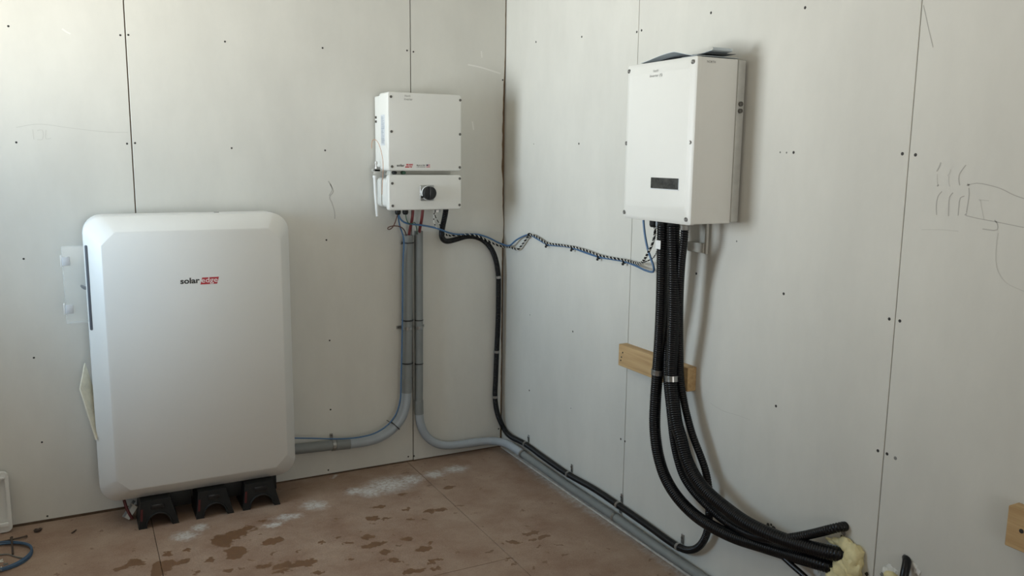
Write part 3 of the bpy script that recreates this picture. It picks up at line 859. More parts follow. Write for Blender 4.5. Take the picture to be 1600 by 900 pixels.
PB = smooth_path(catmull([(-0.4819, -0.035, 1.1684), (-0.4826, -0.035, 0.9847), (-0.4838, -0.035, 0.7313), (-0.4854, -0.035, 0.4077), (-0.486, -0.035, 0.2562), (-0.4775, -0.035, 0.1952), (-0.4496, -0.035, 0.1343), (-0.4029, -0.035, 0.0902), (-0.3396, -0.035, 0.0651), (-0.2284, -0.035, 0.059), (-0.1478, -0.035, 0.057), (-0.0858, -0.045, 0.0553), (-0.055, -0.1464, 0.0707), (-0.045, -0.2196, 0.0688), (-0.045, -0.3223, 0.0673), (-0.028, -0.711, 0.0482), (-0.028, -1.0843, 0.0488), (-0.028, -1.3547, 0.0432), (-0.028, -1.6103, 0.0424), (-0.028, -1.7889, 0.0418)], .012), 6)
T = thing('grey_conduit', (-0.49, -0.035, 0.06), 'thinner grey pipe dropping from inverter, around the corner and along the right wall', 'conduit', 'grey plastic pipes')
j1, j2, j3 = near(PB, (-0.4856, -0.035, 0.2595)), near(PB, (-0.1846, -0.035, 0.0585)), near(PB, (-0.04, -0.3132, 0.0618))
pipe_runs(T, [('straight_pipe', PB[:j1 + 1], .0200, 'pvc_dark'), ('elbow', PB[j1:j2 + 1], .0206, 'pvc'), ('elbow', PB[j2:j3 + 1], .0206, 'pvc'), ('straight_pipe', PB[j3:], .0180, 'pvc_dark')])
obj('coupling', sweep(PB[near(PB, (-0.4859, -0.035, 0.3223)):j1 + 1], .0225, 20), 'pvc_dark', T, smooth=True)
obj('coupling', sweep(PB[near(PB, (-0.232, -0.035, 0.0605)):near(PB, (-0.1552, -0.035, 0.0575)) + 1], .0218, 20), 'pvc', T, smooth=True)
strap(T, PB, (-0.4841, -0.035, 0.6897), .0200, (1, 0, 0), LW)
strap(T, PB, (-0.04, -0.3133, 0.0601), .0206, (0, 0, 1), RW)
strap(T, PB, (-0.03, -1.094, 0.0531), .0180, (0, 0, 1), RW)
tie(T, PB, (-0.4839, -0.035, 0.7265), .0205)
tie(T, PB, (-0.4851, -0.035, 0.5121), .0205)

# ================================================================ inverter on the right wall
J = thing('solar_inverter', (-0.11, -1.52, 1.322), 'white inverter with small dark display window on the right wall above black conduits', 'inverter', 'wall inverters')
JU0, JU1, JV0, JV1 = 1.336, 1.706, 1.318, 1.846
obj('heat_sink', plate(RW, JU0 + .003, JU1 + .003, JV0 + .006, JV1 - .004, .005, .010, .038, .001), 'alum', J, smooth=True)
obj('body', plate(RW, JU0 + .004, JU1 - .003, JV0 + .002, JV1 - .001, .005, .0385, .186, .001), 'white', J, smooth=True)
jr = lambda s, d, r, st=0, sb_=0: [RW(u, v, d) for u, v in rrect(JU0 + s, JU1 - s, JV0 + s + sb_, JV1 - s - st, r, 5)]
cv = obj('front_cover', loft([jr(0, .1875, .008), jr(0, .203, .008), jr(.0015, .2045, .007), jr(.010, .2065, .010, .004, .004), jr(.0205, .2130, .014, .014, .024), jr(.0225, .2136, .014, .016, .027)]), 'white', J, smooth=True)
bolts(cv, RW, [(JU0 + .012, JV1 - .020), (JU1 - .018, JV1 - .018), (JU0 + .010, 1.580), (JU1 - .017, 1.580), (JU0 + .010, JV0 + .020), (JU1 - .019, JV0 + .018)], .2085, .0072)
q0, q1 = (-0.2135, -1.5024, 1.4526), (-0.2135, -1.6489, 1.4233)
obj('display_window', plate(RW, -q0[1], -q1[1], q1[2] + .006, q1[2] + .036 + .006, .002, .2128, .2142, .0004), 'display', cv)
obj('display_bezel', merge(wbox(RW, -q0[1] - .003, -q1[1] + .003, q1[2] + .003, q1[2] + .0055, .2128, .2139), wbox(RW, -q1[1] + .0003, -q1[1] + .003, q1[2] + .003, q1[2] + .044, .2128, .2139)), 'sticker', cv)
obj('handwriting', merge(text_fit('North', RW, 1.4930, 1.5200, 1.8110, 1.8200, .2140, shear=.2), text_fit('Inverter (S)', RW, 1.4760, 1.5430, 1.7930, 1.8045, .2140, shear=.2)), 'handink', cv)
q = (-0.2135, -1.5476, 1.5132)
obj('print', text_geo('.  - -', RW, -q[1], q[2], .2135, .012), 'sticker', cv)
SD = lambda u, v, d: (-u, -(JU1 - .003) - d, v)
obj('handwriting', text_geo('NORTH', lambda u, v, d: (u, -(JU1 - .003) - d, v), -.165, 1.827, 0, .010, bold=.0002), 'handink', J)
obj('side_bolt', merge(lathe((-.025, -JU1 - .003, 1.705), (0, -1, 0), [(0, .008), (.006, .008), (.007, .004)], 10), lathe((-.026, -JU1 - .003, 1.683), (0, -1, 0), [(0, .008), (.008, .007), (.009, .004)], 10)), 'bolt', J)
# bracket under the inverter
bz = (-0.02, -1.5225, 1.2048)[2]
obj('wall_bracket', merge(wbox(RW, 1.474, 1.5595, bz, bz + .034, .008, .022), wbox(RW, 1.5605, 1.571, bz - .003, JV0 + .02, .008, .018)), 'bracket', J, bevel=.002)
# glands
for q, r_, mm in (((-0.13, -1.4158, 1.2941), .015, 'blackflat'), ((-0.13, -1.4455, 1.2919), .011, 'pvc'), ((-0.1, -1.4682, 1.2928), .012, 'steel'), ((-0.1, -1.5176, 1.2923), .014, 'bracket')):
    obj('cable_gland', lathe((q[0], q[1], JV0 + .004), (0, 0, -1), [(0, r_ * .8), (.006, r_), (.026, r_), (.034, r_ * .75), (.035, r_ * .4)], 10), mm, J)
FIT = {}
for nm, q in (('G1', (-0.13, -1.4705, 1.2983)), ('G2', (-0.13, -1.5272, 1.2962)), ('C', (-0.13, -1.5886, 1.2967))):
    FIT[nm] = (q[0], q[1])
    rr = .0165 if nm == 'C' else .0215
    obj('conduit_fitting', lathe((q[0], q[1], JV0 + .004), (0, 0, -1), [(0, rr * .9), (.006, rr), (.014, rr), (.016, rr * .93), (.030, rr * .95)], 10), 'steel' if nm == 'C' else 'blackflat', J)

# booklet lying on top
T = thing('booklet', (-0.11, -1.58, 1.848), 'curled blue-grey booklet lying on top of the right inverter', 'booklet')
def sheet(nm, u0, u1, d0, d1, zf, mm, thick=.0012, nu=18, nd=5):
    V, F = [], []
    for i in range(nu + 1):
        for j in range(nd + 1):
            s, t_ = i / nu, j / nd
            u = u0 + (u1 - u0) * s
            d = d0 + (d1 - d0) * t_
            V.append(RW(u, zf(s, t_), d))
    n0 = len(V)
    V += [(x, y, z + thick) for x, y, z in V[:n0]]
    for i in range(nu):
        for j in range(nd):
            a = i * (nd + 1) + j
            F.append((a, a + 1, a + nd + 2, a + nd + 1))
            F.append((a + n0, a + n0 + 1, a + n0 + nd + 2, a + n0 + nd + 1))
    edge = [i * (nd + 1) for i in range(nu + 1)] + [nu * (nd + 1) + j for j in range(1, nd + 1)] + [i * (nd + 1) + nd for i in range(nu - 1, -1, -1)] + [j for j in range(nd - 1, 0, -1)]
    for k in range(len(edge)):
        a, c = edge[k], edge[(k + 1) % len(edge)]
        F.append((a, c, c + n0, a + n0))
    obj(nm, (V, F), mm, T, smooth=True)
sheet('cover_sheet', 1.41, 1.70, .03, .205, lambda s, t: 1.8475 + .020 * math.sin(min(1, s / .62) * math.pi / 2) ** 1.3 * t * (1 if s < .62 else max(0, 1 - (s - .62) / .30)) + .0004, 'paper')
sheet('inner_page', 1.47, 1.700, .045, .170, lambda s, t: 1.8535 + .006 * s + .004 * math.sin(s * 5) * t, 'paperdark')
sheet('curled_page', 1.56, 1.706, .070, .150, lambda s, t: 1.8560 + .009 * max(0, s - .35) ** 1.5 * 1.9, 'paper')
curl = []
for k in range(13):
    a = math.radians(-90 + 200 * k / 12)
    curl.append((1.706 + .005 * math.cos(a), 1.8700 + .0050 * math.sin(a)))
V, F = [], []
for (u, v) in curl:
    V += [RW(u, v, .070), RW(u, v, .150)]
for k in range(12):
    F.append((2 * k, 2 * k + 1, 2 * k + 3, 2 * k + 2))
obj('page_curl', (V, F), 'paper', T, smooth=True)

# ================================================================ timber on the right wall
T = thing('wooden_board', (-0.02, -1.315, 0.702), 'short pine board screwed to the right wall behind the black conduits', 'board', 'pine boards')
obj('plank', box(-.040, -.0005, -1.531, -1.100, .702, .790), 'pine', T, bevel=.0015, seg=1)
for q in ((-0.04, -1.1288, 0.7596), (-0.04, -1.121, 0.7396), (-0.04, -1.1173, 0.7255)):
    obj('board_screw', lathe(q, (-1, 0, 0), [(-.002, .0036), (.0006, .0036), (.0008, .001)], 10), 'screw', T)
T = thing('wooden_board', (-0.02, -2.9, 0.632), 'pine board end at the far right edge of the picture', 'board', 'pine boards')
obj('plank', box(-.040, -.0005, -3.13, -2.702, .632, .732), 'pine', T, bevel=.002, seg=1)
q = (-0.04, -2.738, 0.6818)
obj('board_screw', lathe(q, (-1, 0, 0), [(-.002, .0055), (.0006, .0055), (.0008, .001)], 10), 'screw', T)

# ================================================================ black flexible conduits
def flex(name, lab, pts, r, origin, group, rib=True, clamps=(), sm=8):
    P = smooth_path(catmull(pts, .008), sm)
    T = thing(name, origin, lab, 'conduit', group)
    obj('jacket', ribbed(P, r) if rib else sweep(P, r, 14), 'black', T, smooth=True)
    return T, P


G = 'black flexible conduits'
TC, PC = flex('flexible_conduit', 'thin black conduit running from left inverter down the corner and along the right wall', [(-0.373, -0.115, 1.2791), (-0.3771, -0.113, 1.2485), (-0.3856, -0.1, 1.1864), (-0.3823, -0.08, 1.1444), (-0.3488, -0.05, 1.1155), (-0.2888, -0.03, 1.1193), (-0.2202, -0.028, 1.1343), (-0.157, -0.028, 1.1238), (-0.1056, -0.028, 1.0877), (-0.0701, -0.028, 1.0331), (-0.0487, -0.03, 0.9418), (-0.045, -0.03, 0.8288), (-0.047, -0.03, 0.6614), (-0.0529, -0.03, 0.5197), (-0.0571, -0.03, 0.38), (-0.06, -0.03, 0.2873), (-0.0458, -0.032, 0.1957), (-0.015, -0.045, 0.1148), (-0.03, -0.1474, 0.105), (-0.02, -0.2883, 0.1073), (-0.02, -0.4764, 0.0999), (-0.02, -0.6998, 0.0951), (-0.02, -0.9253, 0.1051), (-0.02, -1.0955, 0.1026), (-0.02, -1.2853, 0.0976), (-0.02, -1.4871, 0.0904), (-0.022, -1.5484, 0.1015), (-0.028, -1.6106, 0.1379), (-0.032, -1.6502, 0.1867), (-0.035, -1.6719, 0.2423), (-0.04, -1.6782, 0.3055), (-0.05, -1.6797, 0.4), (-0.055, -1.6646, 0.4586), (-0.06, -1.6327, 0.5142), (-0.065, -1.6007, 0.5658), (-0.065, -1.5728, 0.6162), (-0.065, -1.5481, 0.6682), (-0.065, -1.5301, 0.7225), (-0.068, -1.5236, 0.7683), (-0.08, -1.5277, 0.8755), (-0.1, -1.5416, 1.04), (-0.118, -1.5649, 1.1783), (-0.13, -1.5876, 1.2621), (-0.13, -1.5883, 1.301)], .0128, (-.03, -.03, .15), G, sm=6)
for q, sd in (((-0.0477, -0.03, 0.9153), (1, 0, 0)), ((-0.0511, -0.03, 0.5264), (1, 0, 0)), ((-0.0589, -0.03, 0.2871), (1, 0, 0))):
    i = near(PC, q)
    bnd = obj('pipe_strap', ring_at(PC, i, .0150, .013), 'steel', TC, smooth=True)
    p = PC[i]
    obj('strap_ear', box(p.x + .010, p.x + .024, -.004, -.0005, p.z - .006, p.z + .030), 'steel', bnd, bevel=.001, seg=1)
for q in ((-0.02, -0.2949, 0.1111), (-0.02, -0.7071, 0.0961), (-0.02, -1.1001, 0.1043), (-0.02, -1.4983, 0.0928)):
    i = near(PC, q)
    bnd = obj('pipe_strap', ring_at(PC, i, .0152, .012), 'steel', TC, smooth=True)
    p = PC[i]
    obj('strap_ear', merge(box(-.005, -.0008, p.y - .008, p.y + .006, p.z + .010, p.z + .046)), 'steel', bnd, bevel=.001, seg=1)
    obj('strap_screw', lathe((-.005, p.y - .001, p.z + .034), (-1, 0, 0), [(0, .005), (.003, .0045), (.004, .002)], 10), 'bolt', bnd)
T1, P1 = flex('flexible_conduit', 'leftmost thick black ribbed conduit hanging below the right inverter', [(-0.13, -1.4702, 1.3028), (-0.13, -1.4721, 1.2447), (-0.12, -1.4638, 1.1437), (-0.105, -1.4479, 1.0021), (-0.085, -1.4201, 0.8535), (-0.075, -1.4021, 0.7496), (-0.085, -1.4091, 0.6328), (-0.09, -1.4171, 0.5497), (-0.095, -1.4321, 0.5059), (-0.095, -1.4497, 0.4513), (-0.095, -1.4911, 0.3843), (-0.095, -1.5622, 0.3329), (-0.085, -1.6459, 0.2961), (-0.085, -1.7487, 0.2894), (-0.07, -1.8435, 0.2874), (-0.055, -1.9421, 0.2998), (-0.04, -2.0342, 0.311), (-0.04, -2.1336, 0.3319), (-0.018, -2.1853, 0.3327), (0.02, -2.1996, 0.3186)], .0205, (-.07, -1.36, .35), G)
T2, P2 = flex('flexible_conduit', 'middle thick black ribbed conduit with bright clamp, curving into the foam', [(-0.13, -1.5268, 1.3027), (-0.13, -1.5333, 1.2306), (-0.125, -1.5354, 1.1305), (-0.115, -1.5318, 0.9941), (-0.1, -1.5162, 0.8634), (-0.09, -1.5054, 0.7522), (-0.1, -1.5344, 0.669), (-0.105, -1.5635, 0.5956), (-0.105, -1.5914, 0.5517), (-0.105, -1.6153, 0.5021), (-0.105, -1.6678, 0.4461), (-0.105, -1.7432, 0.4108), (-0.095, -1.8263, 0.3858), (-0.095, -1.9185, 0.3746), (-0.08, -1.9964, 0.3694), (-0.06, -2.0746, 0.3694), (-0.045, -2.1523, 0.3786), (-0.022, -2.2188, 0.3864), (0.02, -2.24, 0.3754)], .0215, (-.08, -1.45, .40), G)
T3, P3 = flex('flexible_conduit', 'slimmer black conduit ending in its own hole above the yellow foam', [(-0.09, -1.4471, 1.309), (-0.09, -1.4551, 1.1869), (-0.08, -1.4493, 1.0239), (-0.066, -1.4386, 0.8556), (-0.062, -1.4412, 0.7357), (-0.065, -1.4711, 0.623), (-0.065, -1.4992, 0.5106), (-0.065, -1.5216, 0.4585), (-0.065, -1.5553, 0.4049), (-0.065, -1.6125, 0.367), (-0.065, -1.6853, 0.3426), (-0.06, -1.7611, 0.3206), (-0.06, -1.8379, 0.316), (-0.075, -1.9461, 0.3352), (-0.075, -2.0253, 0.3615), (-0.06, -2.0795, 0.3868), (-0.04, -2.1323, 0.4168), (-0.04, -2.1995, 0.46), (-0.018, -2.2216, 0.474), (0.012, -2.216, 0.466)], .0135, (-.05, -1.45, .45), G)
T4, P4 = flex('flexible_conduit', 'thinnest black conduit dropping out below the bundle beside the foam', [(-0.05, -1.5583, 0.3856), (-0.05, -1.6085, 0.3481), (-0.05, -1.6772, 0.325), (-0.05, -1.7428, 0.3083), (-0.05, -1.813, 0.3008), (-0.05, -1.8867, 0.3044), (-0.05, -1.9568, 0.3106), (-0.05, -2.0113, 0.3082), (-0.05, -2.0649, 0.2934), (-0.05, -2.1101, 0.2836), (-0.05, -2.1542, 0.2717), (-0.05, -2.2036, 0.2534)], .0090, (-.05, -1.5, .3), G, rib=False)
T5, P5 = flex('flexible_conduit', 'short black cable bending into a hole right of the foam', [(-0.04, -2.4486, 0.3862), (-0.03, -2.441, 0.4262), (-0.02, -2.4396, 0.4527), (-0.008, -2.4323, 0.4633), (0.012, -2.4134, 0.4595)], .0115, (-.03, -2.42, .40), G, rib=False)
for T, P, q, r in ((T1, P1, (-0.075, -1.4002, 0.7491), .0232), (T2, P2, (-0.09, -1.5054, 0.7522), .0242)):
    i = near(P, q)
    bnd = obj('conduit_clamp', ring_at(P, i, r, .020), 'steel', T, smooth=True)
    t = (P[i + 1] - P[i - 1]).normalized()
    for s in (-.007, .007):
        obj('clamp_bead', ring_at([x + t * s for x in P], i, r + .0012, .0035), 'steel', bnd, smooth=True)
# white label wrapped round the first conduit
obj('cable_label', wbox(RW, 1.465, 1.492, 1.217, 1.247, .1535, .1550), 'label', T1)
for q in ((-0.1, -1.4658, 1.2746), (-0.1, -1.4708, 1.2525), (-0.1, -1.4692, 1.223)):
    obj('wire_connector', lathe(q, (0.1, .2, -1), [(0, .003), (.004, .006), (.014, .006), (.018, .004)], 10), 'label', T2)
tie(T4, P4, (-0.07, -1.5777, 0.3755), .010, tail=(-.005, .030, .010))

# ================================================================ small cables
T = thing('blue_cable', (-.56, -.07, .2), 'blue cable tied along the left edge of the thicker grey pipe', 'cable', 'blue cables')
obj('jacket', tube([(-0.6183, -0.12, 1.2631), (-0.6148, -0.118, 1.2362), (-0.6056, -0.105, 1.2051), (-0.5859, -0.085, 1.1728), (-0.5718, -0.072, 1.1439), (-0.569, -0.068, 1.1129), (-0.5722, -0.062, 1.0542), (-0.5765, -0.062, 0.931), (-0.5792, -0.062, 0.7439), (-0.5849, -0.062, 0.5544), (-0.5894, -0.062, 0.4268), (-0.5934, -0.062, 0.3466), (-0.6172, -0.062, 0.2752), (-0.6588, -0.062, 0.229), (-0.7241, -0.062, 0.1964), (-0.7883, -0.062, 0.1883), (-0.8451, -0.062, 0.1888), (-0.9319, -0.062, 0.1993), (-1.0227, -0.062, 0.2155), (-1.1087, -0.062, 0.2297), (-1.1698, -0.062, 0.2407)], .0036, 8, it=4), 'blue', T, smooth=True)
T = thing('blue_cable', (-.1, -.05, 1.1), 'long blue cable strung across the corner between the two inverters', 'cable', 'blue cables')
PBL = smooth_path(catmull([(-0.6145, -0.118, 1.2599), (-0.61, -0.118, 1.239), (-0.587, -0.115, 1.2188), (-0.5459, -0.112, 1.2094), (-0.4937, -0.11, 1.2024), (-0.4475, -0.11, 1.1935), (-0.4108, -0.118, 1.183), (-0.36, -0.1, 1.1646), (-0.2861, -0.055, 1.1478), (-0.225, -0.05, 1.146), (-0.1715, -0.048, 1.1431), (-0.1078, -0.045, 1.123), (-0.06, -0.04, 1.0992), (-0.0246, -0.035, 1.0859), (-0.03, -0.1231, 1.09), (-0.022, -0.1688, 1.1196), (-0.012, -0.2165, 1.1411), (-0.012, -0.2878, 1.1574), (-0.012, -0.3702, 1.1443), (-0.012, -0.4559, 1.1283), (-0.012, -0.5606, 1.1313), (-0.012, -0.6713, 1.1352), (-0.012, -0.7874, 1.1248), (-0.012, -0.8972, 1.1177), (-0.012, -0.9917, 1.119), (-0.012, -1.0819, 1.1203), (-0.03, -1.1889, 1.1149), (-0.06, -1.29, 1.1122), (-0.09, -1.3737, 1.1203), (-0.1, -1.391, 1.1336), (-0.1, -1.3729, 1.1619), (-0.1, -1.3474, 1.2013), (-0.1, -1.3267, 1.2535), (-0.1, -1.3151, 1.3042)], .008), 4)
obj('jacket', sweep(PBL, .0042, 8), 'blue', T, smooth=True)
T = thing('twisted_wire', (-.1, -.05, 1.1), 'black and white twisted wires tied to the blue cable across the corner', 'wire')
PT = smooth_path(catmull([(-0.3966, -0.1, 1.1805), (-0.3703, -0.085, 1.1568), (-0.3301, -0.062, 1.1432), (-0.2813, -0.052, 1.1442), (-0.232, -0.05, 1.1462), (-0.1795, -0.05, 1.1375), (-0.1109, -0.048, 1.1057), (-0.0563, -0.04, 1.0827), (-0.0193, -0.032, 1.074), (-0.025, -0.1137, 1.0792), (-0.02, -0.1865, 1.0768), (-0.016, -0.2315, 1.1081), (-0.015, -0.2996, 1.1573), (-0.015, -0.3815, 1.1515), (-0.015, -0.4549, 1.1349), (-0.015, -0.5768, 1.1374), (-0.015, -0.6922, 1.1394), (-0.015, -0.8018, 1.1348), (-0.015, -0.9014, 1.1255), (-0.015, -0.9958, 1.1249), (-0.015, -1.0858, 1.1265), (-0.03, -1.1673, 1.1261), (-0.055, -1.2468, 1.1354), (-0.08, -1.3035, 1.1577), (-0.1, -1.352, 1.1901), (-0.115, -1.3911, 1.2203), (-0.125, -1.4188, 1.26), (-0.13, -1.4256, 1.2858)], .004), 4)
fr = frames(PT)
for nm, ph, mm in (('black_strand', 0, 'black'), ('white_strand', 2.1, 'wwhite'), ('black_strand', 4.2, 'black')):
    s, Q = 0, []
    for i, (p, t, n, bn) in enumerate(fr):
        if i:
            s += (PT[i] - PT[i - 1]).length
        a = ph + s / .026 * 2 * math.pi
        Q.append(p + n * (.0030 * math.cos(a)) + bn * (.0030 * math.sin(a)))
    obj(nm, sweep(Q, .0023, 6), mm, T, smooth=True)
for q in ((-0.012, -0.2878, 1.1568), (-0.012, -0.4619, 1.1274), (-0.012, -0.6873, 1.1382), (-0.012, -0.8971, 1.119), (-0.015, -1.0837, 1.1245)):
    i = near(PBL, q)
    o = obj('cable_tie', ring_at(PBL, i, .0098, .0055, 12), 'knob', T)
    p = PBL[i]
    obj('tie_head', box(p.x - .012, p.x - .004, p.y - .004, p.y + .004, p.z - .015, p.z - .006), 'knob', o, bevel=.001, seg=1)
T = thing('twisted_wire', (-.45, -.1, 1.2), 'black and white wire loops hanging under the switch box', 'wire')
for nm, pts, mm in (('black_strand', [(-0.4328, -0.12, 1.2728), (-0.4329, -0.12, 1.2502), (-0.4225, -0.12, 1.2283), (-0.4079, -0.12, 1.2036), (-0.3996, -0.11, 1.1862)], 'black'), ('white_strand', [(-0.4351, -0.12, 1.2729), (-0.4375, -0.12, 1.2476), (-0.4376, -0.12, 1.2179), (-0.4284, -0.12, 1.196), (-0.4055, -0.11, 1.1793)], 'wwhite')):
    P = smooth_path(catmull(pts, .004), 3)
    obj(nm, sweep(P, .0022, 6), mm, T, smooth=True)
    rs = merge(*[ring_at(P, k, .0026, .007, 8) for k in range(4, len(P) - 4, 6)])
    obj('wire_stripe', rs, 'wwhite' if mm == 'black' else 'black', T)
T = thing('twisted_wire', (-.1, -1.36, 1.25), 'short black and white wires hanging beside the leftmost black conduit', 'wire')
P = smooth_path(catmull([(-0.06, -1.2543, 1.1357), (-0.06, -1.288, 1.1467), (-0.06, -1.3209, 1.1593), (-0.09, -1.3825, 1.1849), (-0.11, -1.4152, 1.2006)], .004), 3)
obj('black_strand', sweep(P, .0022, 6), 'black', T, smooth=True)
obj('wire_stripe', merge(*[ring_at(P, k, .0027, .006, 8) for k in range(4, len(P) - 4, 6)]), 'wwhite', T)
for lab, pts in (('left red power cable entering the thicker grey pipe', [(-0.543, -0.12, 1.2825), (-0.5439, -0.115, 1.2463), (-0.5411, -0.09, 1.2082), (-0.5362, -0.055, 1.1718), (-0.535, -0.038, 1.1365)]), ('right red power cable entering the thinner grey pipe', [(-0.4943, -0.12, 1.2816), (-0.4958, -0.115, 1.2452), (-0.4907, -0.085, 1.2065), (-0.4838, -0.05, 1.1698), (-0.4809, -0.038, 1.1346)])):
    T = thing('red_cable', pts[-1], lab, 'cable', 'red cables below the left inverter')
    obj('jacket', tube(pts, .0072, 12), 'wred', T, smooth=True)
T = thing('brown_wire', (-0.6006, -0.1, 1.2046), 'thin brown wire looped below the left inverter', 'wire')
obj('jacket', tube([(-0.6189, -0.12, 1.2595), (-0.6275, -0.12, 1.2307), (-0.6378, -0.12, 1.2045), (-0.6547, -0.125, 1.188), (-0.6696, -0.125, 1.1884), (-0.6729, -0.125, 1.1953), (-0.6584, -0.12, 1.2024), (-0.6306, -0.12, 1.2059), (-0.6055, -0.12, 1.201), (-0.5814, -0.1, 1.1853), (-0.562, -0.07, 1.1634), (-0.5453, -0.04, 1.1411)], .0026, 8, it=3), 'wbrown', T, smooth=True)
T = thing('green_wire', (-0.5719, -0.1, 1.2248), 'thin green wire curving below the left inverter into the grey pipe', 'wire')
obj('jacket', tube([(-0.5798, -0.12, 1.256), (-0.5783, -0.12, 1.2374), (-0.5689, -0.12, 1.2133), (-0.5491, -0.12, 1.2058), (-0.5405, -0.12, 1.2205), (-0.5293, -0.11, 1.2195), (-0.5226, -0.11, 1.1925), (-0.5, -0.06, 1.166), (-0.4897, -0.036, 1.1444)], .0022, 8, it=3), 'wgreen', T, smooth=True)

# ================================================================ foam and holes in the right wall
T = thing('spray_foam', (0, -2.24, .35), 'yellow spray foam around the ends of the thick black conduits', 'foam', 'spray foam lumps')
for i, (px, r, sq) in enumerate([((-0.012, -2.2351, 0.4199), 0.028, (0.5, 1, 0.8)), ((-0.012, -2.2641, 0.4011), 0.036, (0.6, 0.8, 1.1)), ((-0.014, -2.2663, 0.371), 0.036, (0.6, 0.9, 1)), ((-0.016, -2.2405, 0.3474), 0.04, (0.6, 1, 0.9)), ((-0.014, -2.2141, 0.3103), 0.04, (0.6, 1, 1)), ((-0.01, -2.2104, 0.4166), 0.02, (0.5, 1.4, 0.5)), ((-0.008, -2.1811, 0.4075), 0.014, (0.5, 1.6, 0.5)), ((-0.012, -2.2741, 0.3899), 0.026, (0.6, 0.8, 1.1)), ((-0.012, -2.2443, 0.3182), 0.036, (0.6, 1, 1))]):
    obj('foam_lump', blob(px, r, i + 1.3, sq), 'foam', T, smooth=True)
T = thing('spray_foam', (0, -2.38, .36), 'small yellow foam lump at the bottom edge, between foam and black cable', 'foam', 'spray foam lumps')
for i, (px, r, sq) in enumerate([((-0.008, -2.3888, 0.3924), 0.022, (0.6, 1.1, 0.7)), ((-0.008, -2.3756, 0.3785), 0.018, (0.6, 1, 0.7))]):
    obj('foam_lump', blob(px, r, i + 7.7, sq, sub=2), 'foam', T, smooth=True)
for i, (p, r, mm) in enumerate([((-0.001, -2.3778, 0.4064), 0.016, 'crumb'), ((-0.001, -2.3642, 0.3962), 0.012, 'crumb'), ((-0.001, -2.3919, 0.4093), 0.01, 'crumb'), ((-0.002, -2.4593, 0.4412), 0.01, 'crumb'), ((-0.001, -2.4479, 0.4504), 0.01, 'crumb'), ((-0.001, -2.2139, 0.4463), 0.007, 'screw_grey'), ((-0.001, -2.208, 0.4337), 0.004, 'screw'), ((-0.001, -2.2021, 0.4212), 0.005, 'screw_grey'), ((-0.002, -2.2199, 0.415), 0.012, 'crumb'), ((-0.002, -2.1281, 0.281), 0.014, 'crumb'), ((-0.001, -2.4229, 0.4648), 0.009, 'screw_grey'), ((-0.002, -2.304, 0.3602), 0.006, 'screw'), ((-0.0012, -2.3689, 0.4137), 0.004, 'screw_grey'), ((-0.001, -2.353, 0.3813), 0.006, 'screw_grey'), ((-0.004, -1.9462, 0.3486), 0.008, 'screw'), ((-0.002, -1.9185, 0.3499), 0.006, 'screw'), ((-0.0005, -2.211, 0.4729), 0.008, 'screw_grey')]):
    k = sum(1 for s in SEAM_R if -p[1] > s)
    obj('broken_edge', blob(p, r, i + 20.1, (.25, 1, 1), .6, 2), mm, PANELS_R[k])

# ================================================================ odds and ends on the floor
T = thing('plastic_tray', (-2.45, -.05, 0), 'white plastic tray standing against the wall at the left edge', 'tray')
tr0 = rrect(-2.72, -2.250, .004, .256, .022, 5)
tr1 = rrect(-2.705, -2.264, .030, .236, .018, 5)
obj('rim', loft([[LW(u, v, .030) for u, v in tr0], [LW(u, v, .048) for u, v in tr0], [LW(u, v, .048) for u, v in tr1], [LW(u, v, .034) for u, v in tr1]]), 'tray', T, smooth=True)
obj('ridge', merge(wbox(LW, -2.70, -2.262, .228, .240, .046, .056), wbox(LW, -2.70, -2.262, .030, .046, .046, .058)), 'tray', T, bevel=.003)
T = thing('cable_coil', (-2.302, -.285, 0), 'coil of blue cable on the floor at the lower left corner', 'cable coil')
for k, (rx, ry, dx, dy, z) in enumerate(((.128, .128, 0, 0, .005), (.122, .120, .004, -.006, .012), (.131, .124, -.004, .004, .013))):
    P = [Vector((-2.302 + dx + rx * math.cos(a), -.287 + dy + ry * math.sin(a), z + .002 * math.sin(3 * a + k))) for a in [2 * math.pi * i / 60 for i in range(63)]]
    obj('coil_loop', sweep(P, .0036, 8), 'coilblue', T, smooth=True)
T = thing('thin_rod', (-2.25, -.12, 0), 'long thin dark rod lying on the floor beside the white tray', 'rod', 'dark rods by the tray')
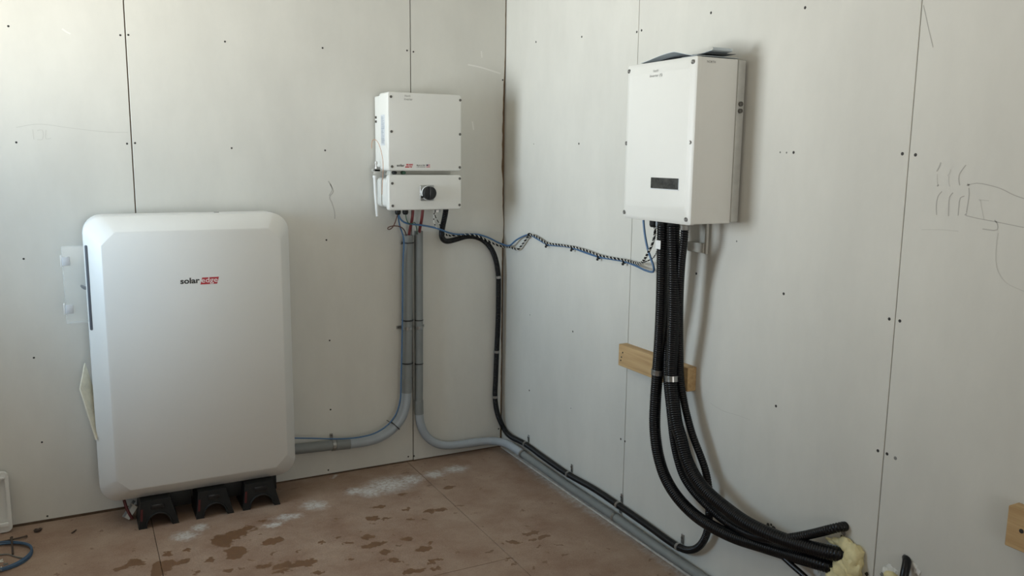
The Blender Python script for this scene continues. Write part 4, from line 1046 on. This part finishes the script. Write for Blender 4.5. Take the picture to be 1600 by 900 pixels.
obj('shaft', tube([(-2.3525, -0.1531, 0.008), (-2.2886, -0.1503, 0.009), (-2.2453, -0.1492, 0.01), (-2.1999, -0.1355, 0.008)], .0036, 8), 'rust', T, smooth=True)
obj('tip', blob((-2.1999, -0.1355, 0.008), .005, 3.2, sub=2), 'rust', T)
T = thing('thin_rod', (-2.245, -.2, 0), 'short dark rod lying across the blue cable coil', 'rod', 'dark rods by the tray')
obj('shaft', tube([(-2.2496, -0.1423, 0.016), (-2.2426, -0.2285, 0.02), (-2.2387, -0.2814, 0.006)], .0038, 8), 'rust', T, smooth=True)
obj('tip', blob((-2.2496, -0.1423, 0.016), .0055, 5.2, sub=2), 'rust', T)
T = thing('grey_wire', (-2.25, -.3, 0), 'thin grey wire lying inside the blue cable coil', 'wire')
obj('jacket', tube([(-2.307, -0.2606, 0.004), (-2.2694, -0.2619, 0.004), (-2.252, -0.2704, 0.004), (-2.2292, -0.3047, 0.004), (-2.1919, -0.3401, 0.004)], .0026, 6), 'wgrey', T, smooth=True)
T = thing('wire_scraps', (-2.28, -.38, 0), 'tangle of pale wire offcuts inside the blue coil', 'wire scraps')
for k in range(4):
    c = Vector((-2.2745, -0.3748, 0.008)) + Vector((random.uniform(-.03, .02), random.uniform(-.04, .04), 0))
    obj('offcut', tube([c + Vector((random.uniform(-.03, .03), random.uniform(-.03, .03), random.uniform(0, .01))) for _ in range(4)], .0025, 6), 'wwhite' if k % 2 else 'wgrey', T, smooth=True)
tag(obj('dark_clump', merge(blob((0 + (-2.1635, -0.0907, 0.006)[0], (-2.1635, -0.0907, 0.006)[1], .007), .011, 2.2, (1.1, .9, .7), .5), blob(((-2.1524, -0.0797, 0.006)[0], (-2.1524, -0.0797, 0.006)[1], .006), .007, 4.1, (1.2, .8, .7), .5, 2)), 'rust', origin=(-2.1643, -0.0761, 0.0), smooth=True),
    'small dark lump of debris on the floor near the white tray', 'debris')
tag(obj('wood_splinter', tube([(-2.0393, -0.1705, 0.003), (-2.0231, -0.1482, 0.004)], .0024, 6, it=0), 'rust', origin=(-2.0395, -0.1634, 0.0)), 'tiny dark splinter on the floor left of the battery blocks', 'splinter')
